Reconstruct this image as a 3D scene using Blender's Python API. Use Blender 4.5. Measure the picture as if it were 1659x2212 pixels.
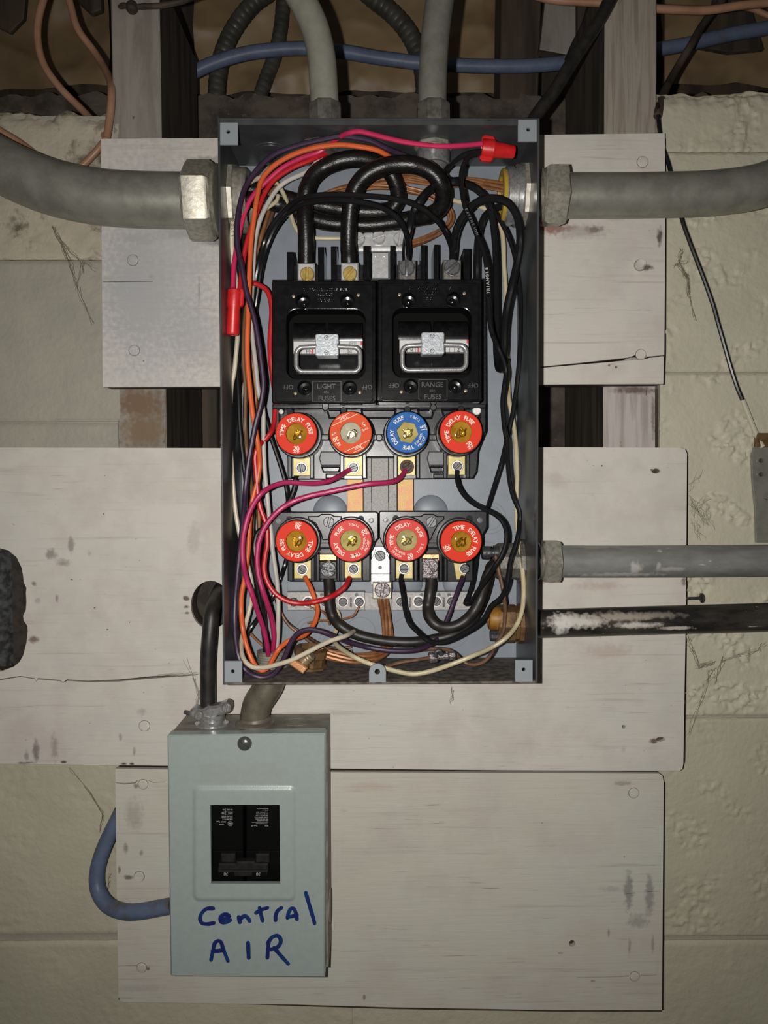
import bpy, math, random
import numpy as np
from mathutils import Vector, noise, geometry
random.seed(7)
for o in list(bpy.data.objects): bpy.data.objects.remove(o)
C = bpy.context.scene.collection
# ------------------------------------------------------------------ camera, world, lamp, exposure
F, D, CX, CY, Z0 = 1670.0, 616.0, 829.5, 1106.0, 1.5      # focal length in px of a 1659x2212 frame, distance to wall (mm)
PIT, YAW, ROL = -0.03202, -0.00892, -0.00282
def rot3(p, y, r):
    cp, sp, cy, sy, cr, sr = math.cos(p), math.sin(p), math.cos(y), math.sin(y), math.cos(r), math.sin(r)
    return (np.array([[cy,0,sy],[0,1,0],[-sy,0,cy]]) @ np.array([[1,0,0],[0,cp,-sp],[0,sp,cp]]) @ np.array([[cr,-sr,0],[sr,cr,0],[0,0,1]]))
M3 = rot3(PIT, YAW, ROL)
def W(p):                                   # (x right, z up, w out of the wall) in mm -> Blender metres
    return Vector((p[0]/1000, -p[2]/1000, p[1]/1000 + Z0))
cam = bpy.data.cameras.new('camera'); co = bpy.data.objects.new('camera', cam); C.objects.link(co)
cam.sensor_fit = 'VERTICAL'; cam.sensor_height = 36; cam.lens = 36*F/2212; cam.clip_start = 0.01
from mathutils import Matrix
T = np.array([[1,0,0],[0,0,-1],[0,1,0]]) @ M3
mw = Matrix([list(T[0])+[0], list(T[1])+[-D/1000], list(T[2])+[Z0], [0,0,0,1]])
co.matrix_world = mw
bpy.context.scene.camera = co
world = bpy.data.worlds.new('world'); bpy.context.scene.world = world; world.use_nodes = True
world.node_tree.nodes['Background'].inputs[0].default_value = (1.0, 0.93, 0.82, 1)
world.node_tree.nodes['Background'].inputs[1].default_value = 0.035
fl = bpy.data.lights.new('flash', 'SPOT'); fo = bpy.data.objects.new('flash', fl); C.objects.link(fo)
fl.energy = 11.5; fl.color = (1.0, 0.965, 0.915); fl.shadow_soft_size = 0.0035; fl.spot_size = math.radians(122); fl.spot_blend = 1.0
fm = mw.copy(); fm.translation = mw @ Vector((-0.026, 0.002, -0.002)); fo.matrix_world = fm @ Matrix.Rotation(math.radians(-3), 4, 'Y')
vs = bpy.context.scene.view_settings
vs.view_transform = 'Standard'; vs.look = 'None'; vs.gamma = 1; vs.exposure = 0.0; vs.use_curve_mapping = False

# ------------------------------------------------------------------ helpers
def P(px, py, w):                           # the point at height w over the wall that lies under a pixel of the photograph
    d = M3 @ np.array([(px-CX)/F, -(py-CY)/F, -1.0])
    t = (w-D)/d[2]
    return np.array([t*d[0], t*d[1], float(w)])
def S(w): return (D-w)/F                    # mm per pixel at height w
def P2(px, py, w): q = P(px, py, w); return (q[0], q[1])

class MB:
    def __init__(s): s.v = []; s.f = []; s.m = []; s.flat = set()
    def add(s, vs_, fs, mi=0):
        b = len(s.v); s.v += [tuple(map(float, v)) for v in vs_]
        for f in fs: s.f.append(tuple(b+i for i in f)); s.m.append(mi)
    def tube(s, pts, r, seg=10, caps=True, mi=0, flat=1.0):
        pts = np.array(pts, float); n = len(pts)
        rs = np.full(n, float(r)) if np.isscalar(r) else np.array(r, float)
        fr = frames(pts); vs_ = []
        for i in range(n):
            a, b = fr[i]
            for k in range(seg):
                t = 2*math.pi*k/seg
                vs_.append(pts[i] + rs[i]*(math.cos(t)*a + flat*math.sin(t)*b))
        fs = [(i*seg+k, i*seg+(k+1)%seg, (i+1)*seg+(k+1)%seg, (i+1)*seg+k) for i in range(n-1) for k in range(seg)]
        if caps:
            fs.append(tuple(range(seg-1, -1, -1))); fs.append(tuple((n-1)*seg+k for k in range(seg)))
        s.add(vs_, fs, mi)
    def lathe(s, c, prof, axis=(0,0,1), seg=24, mi=0, ph=0.0, capb=True, capt=True, sq=1.0):
        c = np.array(c, float); ax = np.array(axis, float); ax /= np.linalg.norm(ax)
        u = np.cross(ax, [0,0,1.0] if abs(ax[2]) < .9 else [0,1.0,0]); u /= np.linalg.norm(u); v = np.cross(ax, u)
        vs_ = []; n = len(prof)
        for (r, h) in prof:
            for k in range(seg):
                t = ph + 2*math.pi*k/seg
                vs_.append(c + ax*h + r*(math.cos(t)*u + sq*math.sin(t)*v))
        fs = [(i*seg+k, i*seg+(k+1)%seg, (i+1)*seg+(k+1)%seg, (i+1)*seg+k) for i in range(n-1) for k in range(seg)]
        if capb: fs.append(tuple(range(seg-1, -1, -1)))
        if capt: fs.append(tuple((n-1)*seg+k for k in range(seg)))
        s.add(vs_, fs, mi)
    def prism(s, poly, w0, w1, bev=0.0, holes=(), mi=0, back=True, hmi=None):
        poly = [tuple(p[:2]) for p in poly]
        if area(poly) < 0: poly = poly[::-1]
        holes = [[tuple(p[:2]) for p in h] for h in holes]
        holes = [h[::-1] if area(h) > 0 else h for h in holes]
        top = inset(poly, bev) if bev else poly
        n = len(poly)
        loops = [(poly, w0)] + ([(poly, w1-bev)] if bev else []) + [(top, w1)]
        vs_ = [(p[0], p[1], w) for L, w in loops for p in L]; fs = []
        for i in range(len(loops)-1):
            for k in range(n): fs.append((i*n+k, i*n+(k+1)%n, (i+1)*n+(k+1)%n, (i+1)*n+k))
        s.add(vs_, fs, mi)
        rings = [top] + holes
        tri = geometry.tessellate_polygon([[Vector((p[0], p[1], 0)) for p in r] for r in rings])
        flatv = [p for r in rings for p in r]
        def face(w, up):
            fs2 = []
            for t in tri:
                a = area([flatv[i] for i in t])
                t = tuple(t) if (a > 0) == up else tuple(t)[::-1]
                fs2.append(t)
            s.add([(p[0], p[1], w) for p in flatv], fs2, mi)
        face(w1, True)
        if back and not bev: face(w0, False)
        elif back:
            fl2 = poly + [p for h in holes for p in h]
            tri2 = geometry.tessellate_polygon([[Vector((p[0], p[1], 0)) for p in r] for r in [poly] + holes])
            s.add([(p[0], p[1], w0) for p in fl2], [tuple(t) if area([fl2[i] for i in t]) < 0 else tuple(t)[::-1] for t in tri2], mi)
        for h in holes:
            m = len(h)
            s.add([(p[0], p[1], w0) for p in h] + [(p[0], p[1], w1) for p in h], [(k, (k+1)%m, m+(k+1)%m, m+k) for k in range(m)], mi if hmi is None else hmi)
    def boxpx(s, x0, y0, x1, y1, w0, w1, bev=0.0, mi=0):
        a = P(x0, y1, w1); b = P(x1, y0, w1)
        s.prism([(a[0], a[1]), (b[0], a[1]), (b[0], b[1]), (a[0], b[1])], w0, w1, bev, mi=mi)
    def polypx(s, pts, w0, w1, bev=0.0, holes=(), mi=0, back=True, hmi=None):
        s.prism([P2(x, y, w1) for x, y in pts], w0, w1, bev, [[P2(x, y, w1) for x, y in h] for h in holes], mi, back, hmi)
    def cylpx(s, px, py, r, w0, w1, bev=0.0, seg=24, mi=0):
        c = P(px, py, w1); R = r*S(w1)
        pr = [(R, w0-w1)] + ([(R, -bev), (R-bev, 0)] if bev else [(R, 0)])
        s.lathe(c, pr, seg=seg, mi=mi)
def area(p): return .5*sum(p[i][0]*p[(i+1)%len(p)][1]-p[(i+1)%len(p)][0]*p[i][1] for i in range(len(p)))
def inset(p, d):
    n = len(p); out = []
    for i in range(n):
        a, b, c = np.array(p[i-1]), np.array(p[i]), np.array(p[(i+1)%n])
        e1 = b-a; e2 = c-b; l1 = np.linalg.norm(e1) or 1; l2 = np.linalg.norm(e2) or 1
        n1 = np.array([-e1[1], e1[0]])/l1; n2 = np.array([-e2[1], e2[0]])/l2
        m = n1+n2; k = np.dot(m, m)
        m = n1 if k < .3 else m*2/k
        out.append(tuple(b+m*d))
    return out
def frames(pts):
    n = len(pts); t = np.gradient(pts, axis=0); t /= np.maximum(np.linalg.norm(t, axis=1, keepdims=True), 1e-9)
    a = np.cross(t[0], [0,0,1.0]); 
    if np.linalg.norm(a) < 1e-3: a = np.cross(t[0], [0,1.0,0])
    a /= np.linalg.norm(a); out = []
    for i in range(n):
        a = a - np.dot(a, t[i])*t[i]; a /= max(np.linalg.norm(a), 1e-9)
        out.append((a, np.cross(t[i], a)))
    return out
def spline(pts, step=2.0):
    p = [np.array(q, float) for q in pts]; p = [2*p[0]-p[1]] + p + [2*p[-1]-p[-2]]; out = []
    for i in range(1, len(p)-2):
        n = max(2, int(np.linalg.norm(p[i+1]-p[i])/step))
        def kn(a, b): return max(np.linalg.norm(b-a), 1e-6)**.5
        t0 = 0; t1 = t0+kn(p[i-1], p[i]); t2 = t1+kn(p[i], p[i+1]); t3 = t2+kn(p[i+1], p[i+2])
        for k in range(n):
            t = t1+(t2-t1)*k/n
            A1 = (t1-t)/(t1-t0)*p[i-1]+(t-t0)/(t1-t0)*p[i]; A2 = (t2-t)/(t2-t1)*p[i]+(t-t1)/(t2-t1)*p[i+1]; A3 = (t3-t)/(t3-t2)*p[i+1]+(t-t2)/(t3-t2)*p[i+2]
            B1 = (t2-t)/(t2-t0)*A1+(t-t0)/(t2-t0)*A2; B2 = (t3-t)/(t3-t1)*A2+(t-t1)/(t3-t1)*A3
            out.append((t2-t)/(t2-t1)*B1+(t-t1)/(t2-t1)*B2)
    out.append(p[-2]); return np.array(out)
def path(pts, step=2.0):                     # [(px, py, w)] ; w carries over when it is left out
    out = []; w = 50
    for q in pts:
        if len(q) > 2: w = q[2]
        out.append(P(q[0], q[1], w))
    return spline(out, step)
def circ(px, py, r, n=24, sq=1.0): return [(px+r*math.cos(2*math.pi*k/n), py+sq*r*math.sin(2*math.pi*k/n)) for k in range(n)]
def rrect(x0, y0, x1, y1, r, n=5):
    out = []
    for cx, cy, a in ((x1-r, y1-r, 0), (x0+r, y1-r, 90), (x0+r, y0+r, 180), (x1-r, y0+r, 270)):
        for k in range(n+1):
            t = math.radians(a+90*k/n); out.append((cx+r*math.cos(t), cy+r*math.sin(t)))
    return out
def obj(name, mb, mats, parent=None, smooth=35):
    v = np.array(mb.v); c = (v.min(0)+v.max(0))/2; wc = W(c)
    me = bpy.data.meshes.new(name)
    vv = v-c
    me.from_pydata([(a[0]/1000, -a[2]/1000, a[1]/1000) for a in vv], [], mb.f)
    mats = mats if isinstance(mats, (list, tuple)) else [mats]
    for m in mats: me.materials.append(m)
    me.polygons.foreach_set('material_index', mb.m)
    if smooth:
        me.polygons.foreach_set('use_smooth', [True]*len(me.polygons)); me.update(); me.set_sharp_from_angle(angle=math.radians(smooth))
    me.update()
    o = bpy.data.objects.new(name, me); C.objects.link(o)
    pw = Vector((0,0,0))
    p = parent
    while p is not None: pw += p.location; p = p.parent
    o.location = wc - pw
    if parent: o.parent = parent
    return o
def tag(o, label=None, cat=None, group=None, kind=None):
    if label: o['label'] = label
    if cat: o['category'] = cat
    if group: o['group'] = group
    if kind: o['kind'] = kind
    return o
def thing(name, label, cat, p, group=None):
    o = bpy.data.objects.new(name, None); C.objects.link(o); o.location = W(p); o.empty_display_size = .01
    return tag(o, label, cat, group)
_tx = {}
def textmesh(s, bold=0.0):                   # flat letters, cap height 1, centred on x, baseline at y = 0
    k = (s, bold)
    if k in _tx: return _tx[k]
    cu = bpy.data.curves.new('t', 'FONT'); cu.body = s; cu.align_x = 'CENTER'; cu.size = 1; cu.offset = bold; cu.resolution_u = 3
    o = bpy.data.objects.new('t', cu); C.objects.link(o)
    dg = bpy.context.evaluated_depsgraph_get(); me = bpy.data.meshes.new_from_object(o.evaluated_get(dg))
    h = .69
    r = ([(v.co.x/h, v.co.y/h) for v in me.vertices], [tuple(p.vertices) for p in me.polygons])
    bpy.data.objects.remove(o); bpy.data.curves.remove(cu); bpy.data.meshes.remove(me)
    _tx[k] = r; return r
def text(mb, s, c, w, cap, ang=0.0, mi=0, bold=0.0, thick=0.0, sx=1.0):
    v, f = textmesh(s, bold); ca, sa = math.cos(ang), math.sin(ang); out = []
    for x, y in v:
        x *= cap*sx; y = (y-.5)*cap
        out.append((c[0]+x*ca-y*sa, c[1]+x*sa+y*ca, w))
    mb.add(out, f, mi)
    if thick:
        from collections import Counter
        e = Counter(); 
        for q in f:
            for i in range(len(q)): e[(q[i], q[(i+1)%len(q)])] += 1
        side = [(a, b) for (a, b) in e if (b, a) not in e]
        n = len(out)
        mb.add(out + [(p[0], p[1], w-thick) for p in out], [(b, a, n+a, n+b) for a, b in side], mi)
def arctext(mb, s, c, w, R, th, cap, inward=False, bold=0.0, mi=0, sx=1.0):   # th clockwise from the top, degrees
    v, f = textmesh(s, bold); out = []; th = math.radians(th)
    for x, y in v:
        x *= cap*sx; y = (y-.5)*cap
        if inward: a = th - x/R; r = R - y
        else: a = th + x/R; r = R + y
        out.append((c[0]+r*math.sin(a), c[1]+r*math.cos(a), w))
    mb.add(out, f, mi)

# ------------------------------------------------------------------ materials
def lin(c): return tuple(((x/255)/12.92 if x/255 <= .04045 else ((x/255+.055)/1.055)**2.4) for x in c)
def newmat(name):
    m = bpy.data.materials.new(name); m.use_nodes = True; return m, m.node_tree, m.node_tree.nodes['Principled BSDF']
def mat(name, col, rough=.5, metal=0.0, col2=None, scale=150.0, lo=.42, hi=.62, bump=0.0, bscale=600.0, spec=.5, stretch=(1,1,1), coat=0.0, detail=4.0, dist=.0006):
    m, nt, b = newmat(name); N = nt.nodes; L = nt.links
    b.inputs['Base Color'].default_value = (*col, 1); b.inputs['Roughness'].default_value = rough; b.inputs['Metallic'].default_value = metal
    b.inputs['Specular IOR Level'].default_value = spec; b.inputs['Coat Weight'].default_value = coat; b.inputs['Coat Roughness'].default_value = .12
    g = N.new('ShaderNodeNewGeometry'); mp = N.new('ShaderNodeMapping'); mp.inputs['Scale'].default_value = stretch; L.new(g.outputs['Position'], mp.inputs['Vector'])
    if col2:
        n = N.new('ShaderNodeTexNoise'); n.inputs['Scale'].default_value = scale; n.inputs['Detail'].default_value = detail; L.new(mp.outputs[0], n.inputs['Vector'])
        r = N.new('ShaderNodeMapRange'); r.inputs['From Min'].default_value = lo; r.inputs['From Max'].default_value = hi; L.new(n.outputs['Fac'], r.inputs['Value'])
        mx = N.new('ShaderNodeMix'); mx.data_type = 'RGBA'; mx.inputs['A'].default_value = (*col, 1); mx.inputs['B'].default_value = (*col2, 1)
        L.new(r.outputs[0], mx.inputs['Factor']); L.new(mx.outputs['Result'], b.inputs['Base Color'])
    if bump:
        n2 = N.new('ShaderNodeTexNoise'); n2.inputs['Scale'].default_value = bscale; n2.inputs['Detail'].default_value = 3; L.new(mp.outputs[0], n2.inputs['Vector'])
        bp = N.new('ShaderNodeBump'); bp.inputs['Strength'].default_value = bump; bp.inputs['Distance'].default_value = dist; L.new(n2.outputs['Fac'], bp.inputs['Height']); L.new(bp.outputs[0], b.inputs['Normal'])
    return m
def layered(name, base, layers, rough=.6, bump=.3, bscale=500, stains_shadows=(), bstretch=(1,1,1), metal=0, dist=.0006):
    # base colour, then layers (colour, noise scale, stretch, lo, hi, strength, distortion); stains (x, z, rx, rz, colour, strength) in mm
    m, nt, b = newmat(name); N = nt.nodes; L = nt.links
    b.inputs['Roughness'].default_value = rough; b.inputs['Specular IOR Level'].default_value = .35; b.inputs['Metallic'].default_value = metal
    g = N.new('ShaderNodeNewGeometry'); cur = None
    def mixin(fac, col):
        nonlocal cur
        mx = N.new('ShaderNodeMix'); mx.data_type = 'RGBA'
        if cur is None: mx.inputs['A'].default_value = (*base, 1)
        else: L.new(cur, mx.inputs['A'])
        mx.inputs['B'].default_value = (*col, 1); L.new(fac, mx.inputs['Factor']); cur = mx.outputs['Result']
    for i, (col, sc, st, lo, hi, k, ds) in enumerate(layers):
        mp = N.new('ShaderNodeMapping'); mp.inputs['Scale'].default_value = st; mp.inputs['Location'].default_value = (i*3.7, i*1.3, i*2.1); L.new(g.outputs['Position'], mp.inputs['Vector'])
        n = N.new('ShaderNodeTexNoise'); n.inputs['Scale'].default_value = sc; n.inputs['Detail'].default_value = 6; n.inputs['Roughness'].default_value = .62; n.inputs['Distortion'].default_value = ds; L.new(mp.outputs[0], n.inputs['Vector'])
        r = N.new('ShaderNodeMapRange'); r.inputs['From Min'].default_value = lo; r.inputs['From Max'].default_value = hi; r.inputs['To Max'].default_value = k; L.new(n.outputs['Fac'], r.inputs['Value'])
        mixin(r.outputs[0], col)
    if stains_shadows:
        nz = N.new('ShaderNodeTexNoise'); nz.inputs['Scale'].default_value = 260; nz.inputs['Detail'].default_value = 5; L.new(g.outputs['Position'], nz.inputs['Vector'])
        for (x, z, rx, rz, col, k) in stains_shadows:
            sb = N.new('ShaderNodeVectorMath'); sb.operation = 'SUBTRACT'; sb.inputs[1].default_value = (x/1000, 0, z/1000+Z0); L.new(g.outputs['Position'], sb.inputs[0])
            ml = N.new('ShaderNodeVectorMath'); ml.operation = 'MULTIPLY'; ml.inputs[1].default_value = (1000/rx, 0, 1000/rz); L.new(sb.outputs[0], ml.inputs[0])
            ln = N.new('ShaderNodeVectorMath'); ln.operation = 'LENGTH'; L.new(ml.outputs[0], ln.inputs[0])
            ad = N.new('ShaderNodeMath'); ad.operation = 'MULTIPLY_ADD'; L.new(nz.outputs['Fac'], ad.inputs[0]); ad.inputs[1].default_value = 1.6; L.new(ln.outputs['Value'], ad.inputs[2])
            r = N.new('ShaderNodeMapRange'); r.inputs['From Min'].default_value = 1.85; r.inputs['From Max'].default_value = 1.2; r.inputs['To Max'].default_value = k; L.new(ad.outputs[0], r.inputs['Value'])
            mixin(r.outputs[0], col)
    L.new(cur, b.inputs['Base Color'])
    if bump:
        mp = N.new('ShaderNodeMapping'); mp.inputs['Scale'].default_value = bstretch; L.new(g.outputs['Position'], mp.inputs['Vector'])
        n2 = N.new('ShaderNodeTexNoise'); n2.inputs['Scale'].default_value = bscale; n2.inputs['Detail'].default_value = 5; L.new(mp.outputs[0], n2.inputs['Vector'])
        bp = N.new('ShaderNodeBump'); bp.inputs['Strength'].default_value = bump; bp.inputs['Distance'].default_value = dist; L.new(n2.outputs['Fac'], bp.inputs['Height']); L.new(bp.outputs[0], b.inputs['Normal'])
    return m
BR = (.11, .07, .045); GR = (.20, .18, .165)
def stain_shadow(px, py, rx, ry, col=GR, k=.55, w=19): q = P(px, py, w); return (q[0], q[1], rx*S(w), ry*S(w), col, k)
board_l = [((.50,.44,.40), 26, (1,1,1), .45, .65, .55, 0), ((.56,.58,.52), 20, (.7,1,1.2), .45, .65, .5, 0),
           ((.34,.29,.25), 90, (.10,1,3.0), .58, .72, .42, .5), ((.18,.13,.10), 190, (.09,1,3.0), .655, .72, .6, .5), ((.10,.07,.05), 420, (.45,1,1), .70, .73, .85, 0)]
swirl = [((.36,.36,.37), 40, (.6,1,1), .42, .62, .6, 2.5), ((.24,.24,.25), 130, (.35,1,1.5), .56, .70, .6, 3.5), ((.12,.09,.07), 420, (.5,1,1), .70, .73, .7, 0)]
mBoardA = layered('painted_plank', (.63,.585,.535), board_l, .55, .35, 300, [stain_shadow(470,520,45,14,(.05,.04,.035),.8), stain_shadow(400,505,70,12,(.12,.105,.09),.6), stain_shadow(300,515,60,14,(.22,.2,.18),.5), stain_shadow(1195,492,45,16,(.26,.085,.05),.85),
    stain_shadow(1283,496,22,9,(.12,.08,.07),.8), stain_shadow(1250,500,70,18,(.3,.25,.22),.45), stain_shadow(1425,510,7,24,(.05,.035,.03),.85), stain_shadow(1398,578,14,8,(.10,.07,.05),.9), stain_shadow(452,345,60,10,(.2,.18,.16),.6), stain_shadow(325,598,8,5,(.07,.06,.05),.7),  # dark spot just right of the proud nail paints its shadow
    stain_shadow(430,625,3,38,(.09,.07,.06),.8), stain_shadow(330,600,190,340,(.42,.42,.425),.75), stain_shadow(300,640,90,140,(.36,.365,.38),.5), stain_shadow(420,720,70,90,(.36,.36,.37),.4), stain_shadow(1330,470,30,8,(.3,.24,.2),.4)], (.2,1,1.5))
mBoardB = layered('painted_board', (.625,.585,.53), board_l, .55, .35, 300, [stain_shadow(113,1197,13,14,GR,.7), stain_shadow(155,1175,9,22,GR,.65), stain_shadow(138,1215,22,9,GR,.6), stain_shadow(196,1195,7,8,GR,.4), stain_shadow(80,1620,9,26,(.15,.12,.11),.75), stain_shadow(120,1612,10,30,(.24,.2,.18),.55),
    stain_shadow(60,1630,6,18,GR,.6), stain_shadow(292,1622,4,13,GR,.55), stain_shadow(262,1590,4,10,GR,.5), stain_shadow(75,1380,14,9,(.14,.08,.055),.8), stain_shadow(75,1261,6,7,(.14,.1,.08),.7), stain_shadow(125,1290,4,10,GR,.7), stain_shadow(84,1297,8,8,GR,.4), stain_shadow(308,1535,14,10,GR,.4),
    stain_shadow(420,1160,16,40,(.4,.36,.34),.45), stain_shadow(270,1648,8,4,(.06,.04,.03),.95), stain_shadow(286,1648,6,3,(.06,.04,.03),.95), stain_shadow(140,1644,8,3,(.07,.05,.04),.9), stain_shadow(60,1646,22,3,(.07,.05,.04),.8),
    stain_shadow(1165,1255,12,10,(.35,.15,.09),.7), stain_shadow(1290,1265,60,10,(.4,.28,.22),.4), stain_shadow(1310,1405,60,18,(.42,.3,.25),.4), stain_shadow(1410,1598,14,7,(.12,.075,.05),.9), stain_shadow(1345,1618,6,8,(.4,.38,.36),.5), stain_shadow(1475,1255,6,10,(.14,.09,.07),.75), stain_shadow(1415,1017,10,6,(.08,.05,.035),.9), stain_shadow(1200,1040,30,22,(.42,.36,.33),.4),
    stain_shadow(404,1292,8,6,(.1,.06,.045),.9), stain_shadow(404,1310,8,5,(.1,.06,.045),.9), stain_shadow(406,1323,6,4,(.1,.06,.045),.8)], (.15,1,2))
mBoardC = layered('painted_plywood', (.57,.545,.47), board_l, .55, .35, 300, [stain_shadow(1358,1925,12,52,(.23,.22,.215),.75), stain_shadow(1403,1935,12,56,(.23,.22,.215),.7), stain_shadow(1380,1990,28,18,(.28,.27,.26),.6), stain_shadow(1315,2015,3,14,GR,.6), stain_shadow(1360,2045,4,22,GR,.5), stain_shadow(1410,2040,4,24,GR,.5), stain_shadow(1320,1920,28,8,(.36,.36,.38),.5),
    stain_shadow(290,1760,22,40,(.30,.25,.22),.45), stain_shadow(272,1832,6,12,GR,.7), stain_shadow(305,1842,5,8,GR,.6), stain_shadow(278,1895,12,6,(.11,.075,.06),.8), stain_shadow(258,1878,4,10,(.11,.075,.06),.8), stain_shadow(295,1698,7,6,(.1,.07,.06),.7), stain_shadow(320,2092,5,5,(.1,.07,.06),.8), stain_shadow(300,2135,60,10,(.4,.37,.33),.4), stain_shadow(787,2154,4,8,(.12,.09,.07),.7),
    stain_shadow(1345,1692,22,6,(.2,.15,.13),.5), stain_shadow(800,1700,60,14,(.52,.40,.35),.4)], (.15,1,2))
mStudW = layered('whitewashed_wood', (.50,.46,.43), [((.30,.25,.23), 130, (1.2,1,.10), .45, .62, .7, .3), ((.10,.07,.055), 300, (1,1,.3), .66, .71, .9, 0), ((.14,.08,.065), 120, (1,1,.5), .66, .74, .6, 0)], .7, .5, 300, [stain_shadow(1370,842,50,10,(.10,.05,.045),.8,0), stain_shadow(1412,900,5,60,(.13,.08,.07),.6,0)], (1,1,.1))
mStudL = layered('grey_wood', (.30,.275,.24), [((.20,.175,.15), 70, (1,1,.18), .42, .62, .8, .3), ((.42,.40,.36), 90, (1,1,.3), .62, .74, .5, 0), ((.05,.04,.03), 150, (1,1,.6), .68, .74, .8, 0)], .75, .5, 300, [stain_shadow(300,870,70,40,(.17,.095,.045),.8,0), stain_shadow(310,930,70,50,(.20,.13,.07),.8,0)], (1,1,.1))
mStudR = layered('grain_wood', (.35,.31,.26), [((.22,.18,.14), 150, (1.6,1,.09), .44, .6, .75, .8), ((.46,.43,.39), 80, (1,1,.2), .6, .74, .5, 0)], .75, .5, 300, (), (1,1,.08))
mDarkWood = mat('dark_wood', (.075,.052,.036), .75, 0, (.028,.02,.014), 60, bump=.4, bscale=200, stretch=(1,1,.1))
def concrete(name, a, b_, c_):
    return layered(name, a, [(b_, 24, (1,1,1), .42, .64, .7, 0), (c_, 11, (1,1,1), .46, .66, .6, 0), ((.09,.075,.055), 300, (1,1,1), .71, .74, .8, 0), ((.62,.58,.48), 260, (1,1,1), .70, .76, .35, 0)], .6, .6, 220, (), dist=.0011)
mConL = concrete('painted_concrete_grey', (.36,.34,.285), (.42,.39,.32), (.31,.30,.255))
mConTop = layered('dirty_concrete', (.50,.45,.35), [((.36,.32,.25), 24, (1,1,1), .42, .64, .7, 0), ((.10,.08,.055), 45, (1,1,1), .54, .66, .85, 0)], .8, .6, 300, (), dist=.001)
mConR = concrete('painted_concrete_cream', (.55,.52,.40), (.495,.47,.37), (.585,.555,.43))
mConB = concrete('painted_concrete_olive', (.50,.475,.355), (.455,.43,.325), (.54,.515,.39))
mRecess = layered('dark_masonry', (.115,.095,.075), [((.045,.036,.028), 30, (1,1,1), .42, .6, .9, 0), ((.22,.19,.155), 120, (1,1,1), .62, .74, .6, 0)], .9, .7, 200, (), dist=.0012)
mPaper = mat('kraft_paper', (.26,.18,.095), .5, 0, (.15,.10,.05), 9, bump=.25, bscale=50)
mGalv = layered('galvanised_steel', (.33,.325,.28), [((.23,.228,.195), 60, (1,1,1), .42, .62, .8, 0), ((.36,.35,.32), 110, (1,1,1), .56, .72, .5, 0), ((.06,.055,.05), 160, (.5,1,1), .69, .73, .8, 0)], .40, .05, 300, (), metal=.5)
mGalvL = layered('weathered_conduit', (.38,.37,.31), [((.30,.29,.245), 60, (1,1,1), .42, .62, .8, 0), ((.10,.09,.075), 160, (1,1,.5), .69, .73, .8, 0)], .42, .04, 300, (), metal=.3)
mGalvP = layered('galvanised_steel_scraped', (.27,.275,.26), [((.17,.175,.17), 60, (.4,1,1), .42, .62, .8, 0), ((.55,.53,.50), 110, (.5,1,2.2), .655, .69, .8, .8)], .45, .08, 400, [stain_shadow(1330,1239,110,6,(.55,.53,.50),.9,46), stain_shadow(1362,1224,16,16,(.55,.53,.50),.9,46), stain_shadow(1440,1226,40,6,(.5,.48,.45),.7,46), stain_shadow(1410,1222,6,12,(.5,.48,.45),.8,46), stain_shadow(1290,1180,60,4,(.45,.43,.40),.6,46)], metal=.25)
mBlkP = layered('black_pipe_scraped', (.016,.015,.014), [((.10,.085,.07), 40, (.3,1,1), .46, .68, .7, 0), ((.60,.56,.52), 110, (.45,1,2.0), .65, .68, .9, .9)], .36, .06, 400, [stain_shadow(1240,1338,70,17,(.58,.54,.49),.95,46), stain_shadow(1330,1328,90,10,(.40,.35,.29),.8,46), stain_shadow(1205,1345,24,24,(.62,.59,.55),.95,46), stain_shadow(1365,1345,60,8,(.58,.54,.49),.9,46), stain_shadow(1450,1352,40,5,(.58,.54,.49),.85,46), stain_shadow(1410,1325,60,8,(.3,.26,.21),.7,46)])
mZinc = mat('zinc_cast', (.44,.42,.35), .42, .5, (.32,.30,.25), 350, bump=.09, bscale=900)
mZincD = mat('zinc_dull', (.20,.19,.165), .45, .4, (.12,.11,.095), 200, bump=.25, bscale=700)
mSteel = mat('bright_steel', (.62,.62,.62), .28, .75, (.45,.45,.45), 500, bump=.1, bscale=900)
mScrew = mat('screw_steel', (.13,.13,.135), .42, .35, (.09,.09,.095), 700, bump=.05, bscale=900)
mScrewD = mat('dark_screw', (.10,.10,.105), .35, .55, (.055,.055,.06), 500, bump=.25, bscale=900)
mScrewR = mat('pitted_screw', (.24,.215,.215), .35, .5, (.09,.075,.075), 700, bump=.5, bscale=1200)
mRust = mat('corroded_screw', (.085,.05,.032), .6, .1, (.045,.026,.018), 500, bump=.4, bscale=900)
mWasher = mat('washer_zinc', (.74,.71,.68), .4, .2, (.6,.57,.54), 600)
mAlum = mat('aluminium', (.60,.60,.60), .36, .35, (.50,.50,.50), 300, bump=.15, bscale=900)
mAlum2 = mat('plated_bus', (.36,.345,.335), .55, .2, (.27,.26,.25), 900, bump=.35, bscale=1400)
mBar = mat('neutral_bar_metal', (.40,.385,.37), .5, .2, (.31,.295,.285), 500, bump=.05, bscale=900)
mBrass = mat('brass', (.68,.52,.17), .3, .55, (.55,.38,.10), 300)
mBrassP = mat('brass_plate', (.56,.48,.22), .45, .2, (.48,.38,.12), 140)
mGold = mat('yellow_plated_bus', (.55,.36,.13), .5, .3, (.60,.28,.17), 120, bump=.3, bscale=1400)
mCopTab = mat('copper_tab', (.66,.30,.13), .35, .5, (.75,.44,.22), 260, bump=.2, bscale=900)
mCopper = mat('bare_copper', (.33,.145,.058), .42, .28, (.22,.09,.035), 160)
mCopDull = mat('dull_copper', (.20,.105,.06), .42, .35, (.12,.065,.04), 160)
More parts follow.
